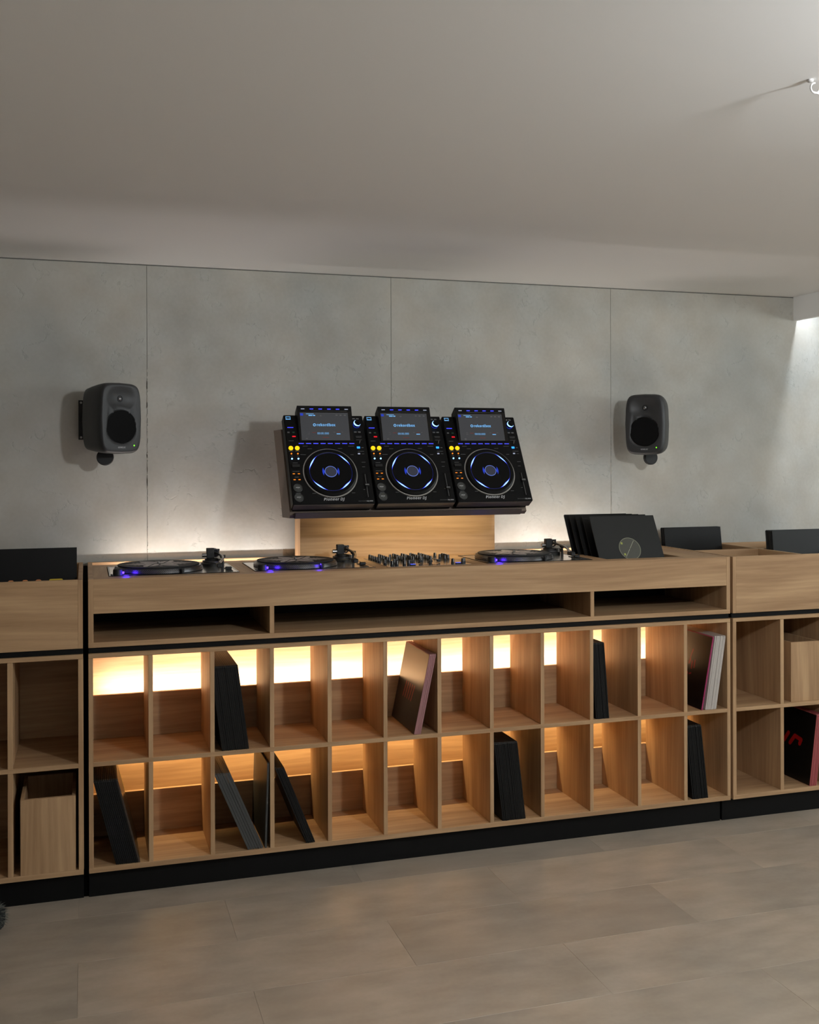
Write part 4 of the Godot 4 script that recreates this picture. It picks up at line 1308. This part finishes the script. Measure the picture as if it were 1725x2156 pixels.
func bins():
	# middle unit: four sleeves leaning back, the front one with a round window showing a label
	var front := facing(1, 2.0905, 1.0330, -0.104, 28.0, 0.03, 0.0, 0.0035, "open bin of the counter, with a round window on its label", "records in the counter bin", M.sleeve_bin, M.sleeve_bin)
	front.set_meta("label", "dark record sleeve with round label window, frontmost in the counter bin")
	# label seen through the round window
	var fx := 0.0035
	var turn := Basis(Vector3(0, 1, 0), Vector3(1, 0, 0), Vector3(0, 0, -1))
	part(front, "record_label", lathe_mesh(disc(0.050, 0.0006, 40), 40, Transform3D(turn, Vector3(fx, 0.1575, -0.1575))), flat(Color(0.30, 0.30, 0.27), 0.5))
	part(front, "label_ring", lathe_mesh(ring(0.0490, 0.0520, 0.0010), 48, Transform3D(turn, Vector3(fx, 0.1575, -0.1575))), flat(Color(0.50, 0.50, 0.42), 0.5))
	part(front, "label_line", box_mesh(Vector3(0.0004, -0.046, -0.0012), Vector3(0.0010, 0.046, 0.0012), 0, 0.0002, Transform3D(Basis(Vector3(1, 0, 0), -0.62), Vector3(fx, 0.1575, -0.1575))), flat(Color(0.62, 0.62, 0.55), 0.5))
	for e in [Vector2(0.026, -0.034), Vector2(-0.026, -0.030)]:
		part(front, "label_mark", box_mesh(Vector3(0.0004, -0.005, -0.0045), Vector3(0.0010, 0.005, 0.0045), 0, 0.0002, Transform3D(Basis(), Vector3(fx, 0.1575 + e.x, -0.1575 - e.y))), flat(Color(0.66, 0.68, 0.34), 0.5))
	part(front, "spindle_hole", lathe_mesh(disc(0.0036, 0.0004), 14, Transform3D(turn, Vector3(fx + 0.0005, 0.1575, -0.1575))), M.deck_dark)
	facing(4, 2.0905, 1.0330, -0.175, 28.0, 0.036, -0.012, 0.0035, "counter bin, behind the round label", "records in the counter bin", M.sleeve, M.sleeve_grey)
	# right bin, rear compartment and right compartment
	facing(4, 2.668, 0.9155, -0.560, 8.0, 0.008, 0.0, 0.006, "rear of the right bin", "records in the right bin", M.sleeve, M.sleeve_bin)
	facing(6, 3.020, 0.9155, -0.215, 6.0, 0.0085, 0.0, 0.008, "right part of the right bin", "records in the right bin", M.sleeve_bin, M.sleeve_bin)
	# left bin
	facing(5, -0.355, 0.9300, -0.115, 6.0, 0.0075, 0.0, 0.007, "bin at the left edge", "records in the left bin", M.sleeve, M.worn)

func tabs():
	# rounded tops of divider cards peeping over the front of the left bin
	var cols := [Color(0.80, 0.52, 0.32), Color(0.80, 0.52, 0.32), Color(0.80, 0.52, 0.32), Color(0.80, 0.68, 0.18)]
	var xs := [-0.2578, -0.2109, -0.1669, -0.1080]
	var ws := [0.010, 0.010, 0.010, 0.024]
	var nm := ["leftmost small orange", "second small orange", "third small orange", "wide yellow"]
	for k in 4:
		var poly := PackedVector2Array([Vector2(-ws[k], 0)])
		for i in 13:
			var a := PI - PI * i / 12
			var r := 0.0075
			poly.append(Vector2(cos(a) * r + (-(ws[k] - r) if a > PI / 2 else ws[k] - r), 0.222 + sin(a) * r))
		poly.append(Vector2(ws[k], 0))
		var o := part(self, "card_tab", prism_mesh(poly, Vector3(xs[k], 0.9155, -0.030 - 0.0016 * k), Vector3(1, 0, 0), Vector3(0, 1, 0), Vector3(0, 0, -0.0012)), flat(cols[k], 0.6))
		tag(o, nm[k] + " rounded divider card peeping over the left bin front", "divider card")

# ================================================================== small things
func small_things():
	# white cable hanging behind the lower boards, in the second cubby from the right
	var pts := []
	for k in 13:
		var f := k / 12.0
		pts.append(Vector3(2.352 + 0.010 * sin(f * 3.4), 0.470 - f * 0.33, -0.378 + 0.012 * sin(f * 2.6)))
	var cb := part(self, "cable", tube_mesh(pts, 0.0022, 8), flat(Color(0.85, 0.83, 0.80), 0.5))
	tag(cb, "thin white cable hanging behind the second lower cubby from the right", "cable")
	# hook under the ceiling with a white cord running off to the right
	var h := thing("ceiling_hook", "small white hook under the ceiling at the upper right edge", "hook", "", Vector3(1.512, CEIL, 1.950))
	part(h, "base", lathe_mesh([Vector2(0.007, 0), Vector2(0.007, -0.004), Vector2(0.003, -0.006), Vector2(0, -0.006)], 16), M.white)
	var hp := []
	for k in 12:
		var a := PI * 0.5 + PI * 1.45 * k / 11
		hp.append(Vector3(0.012 + cos(a) * 0.011, -0.017 + sin(a) * 0.011, 0))
	part(h, "hook_curve", tube_mesh(hp, 0.0022, 8), M.white)
	var cord := []
	for k in 14:
		var f := k / 13.0
		cord.append(Vector3(1.520 + f * 0.60, 2.366 - 0.05 * sin(PI * f), 1.950 + f * 0.05))
	var cd := part(self, "cord", tube_mesh(cord, 0.0022, 8), M.white)
	tag(cd, "white cord hanging in the ceiling hook at the upper right edge", "cord")
	# shaggy pouf reaching into the picture at the left edge
	var p := thing("shaggy_pouf", "dark grey shaggy pouf on the floor at the left edge", "pouf", "", Vector3(-0.352, 0, 0.150))
	part(p, "core", lathe_mesh([Vector2(0, 0), Vector2(0.055, 0), Vector2(0.082, 0.02), Vector2(0.085, 0.05), Vector2(0.06, 0.085), Vector2(0.03, 0.098), Vector2(0, 0.10)], 24, Transform3D(), true), flat(Color(0.13, 0.14, 0.135), 0.9))
	for q in 2:
		var st := new_st()
		for k in 900:
			var a := rng.randf() * TAU
			var el := rng.randf_range(-0.25, 1.45)
			var d := Vector3(cos(a) * cos(el), sin(el), sin(a) * cos(el))
			var b := Vector3(d.x * 0.082, 0.045 + d.y * 0.05, d.z * 0.082)
			var tip := b + d * rng.randf_range(0.008, 0.022) + Vector3(rng.randf_range(-0.006, 0.006), -0.006, rng.randf_range(-0.006, 0.006))
			tip.y = maxf(tip.y, 0.002)
			var w := d.cross(Vector3(0.3, 0.8, 0.5)).normalized() * 0.0009
			var w2 := d.cross(w).normalized() * 0.0009
			face(st, [b - w, b + w, tip], w2.normalized())
			face(st, [b - w2, b + w2, tip], w.normalized())
		var f := part(p, "fur", st.commit(), flat([Color(0.17, 0.18, 0.175), Color(0.52, 0.52, 0.48)][q], 0.8))
		f.set_meta("kind", "stuff")
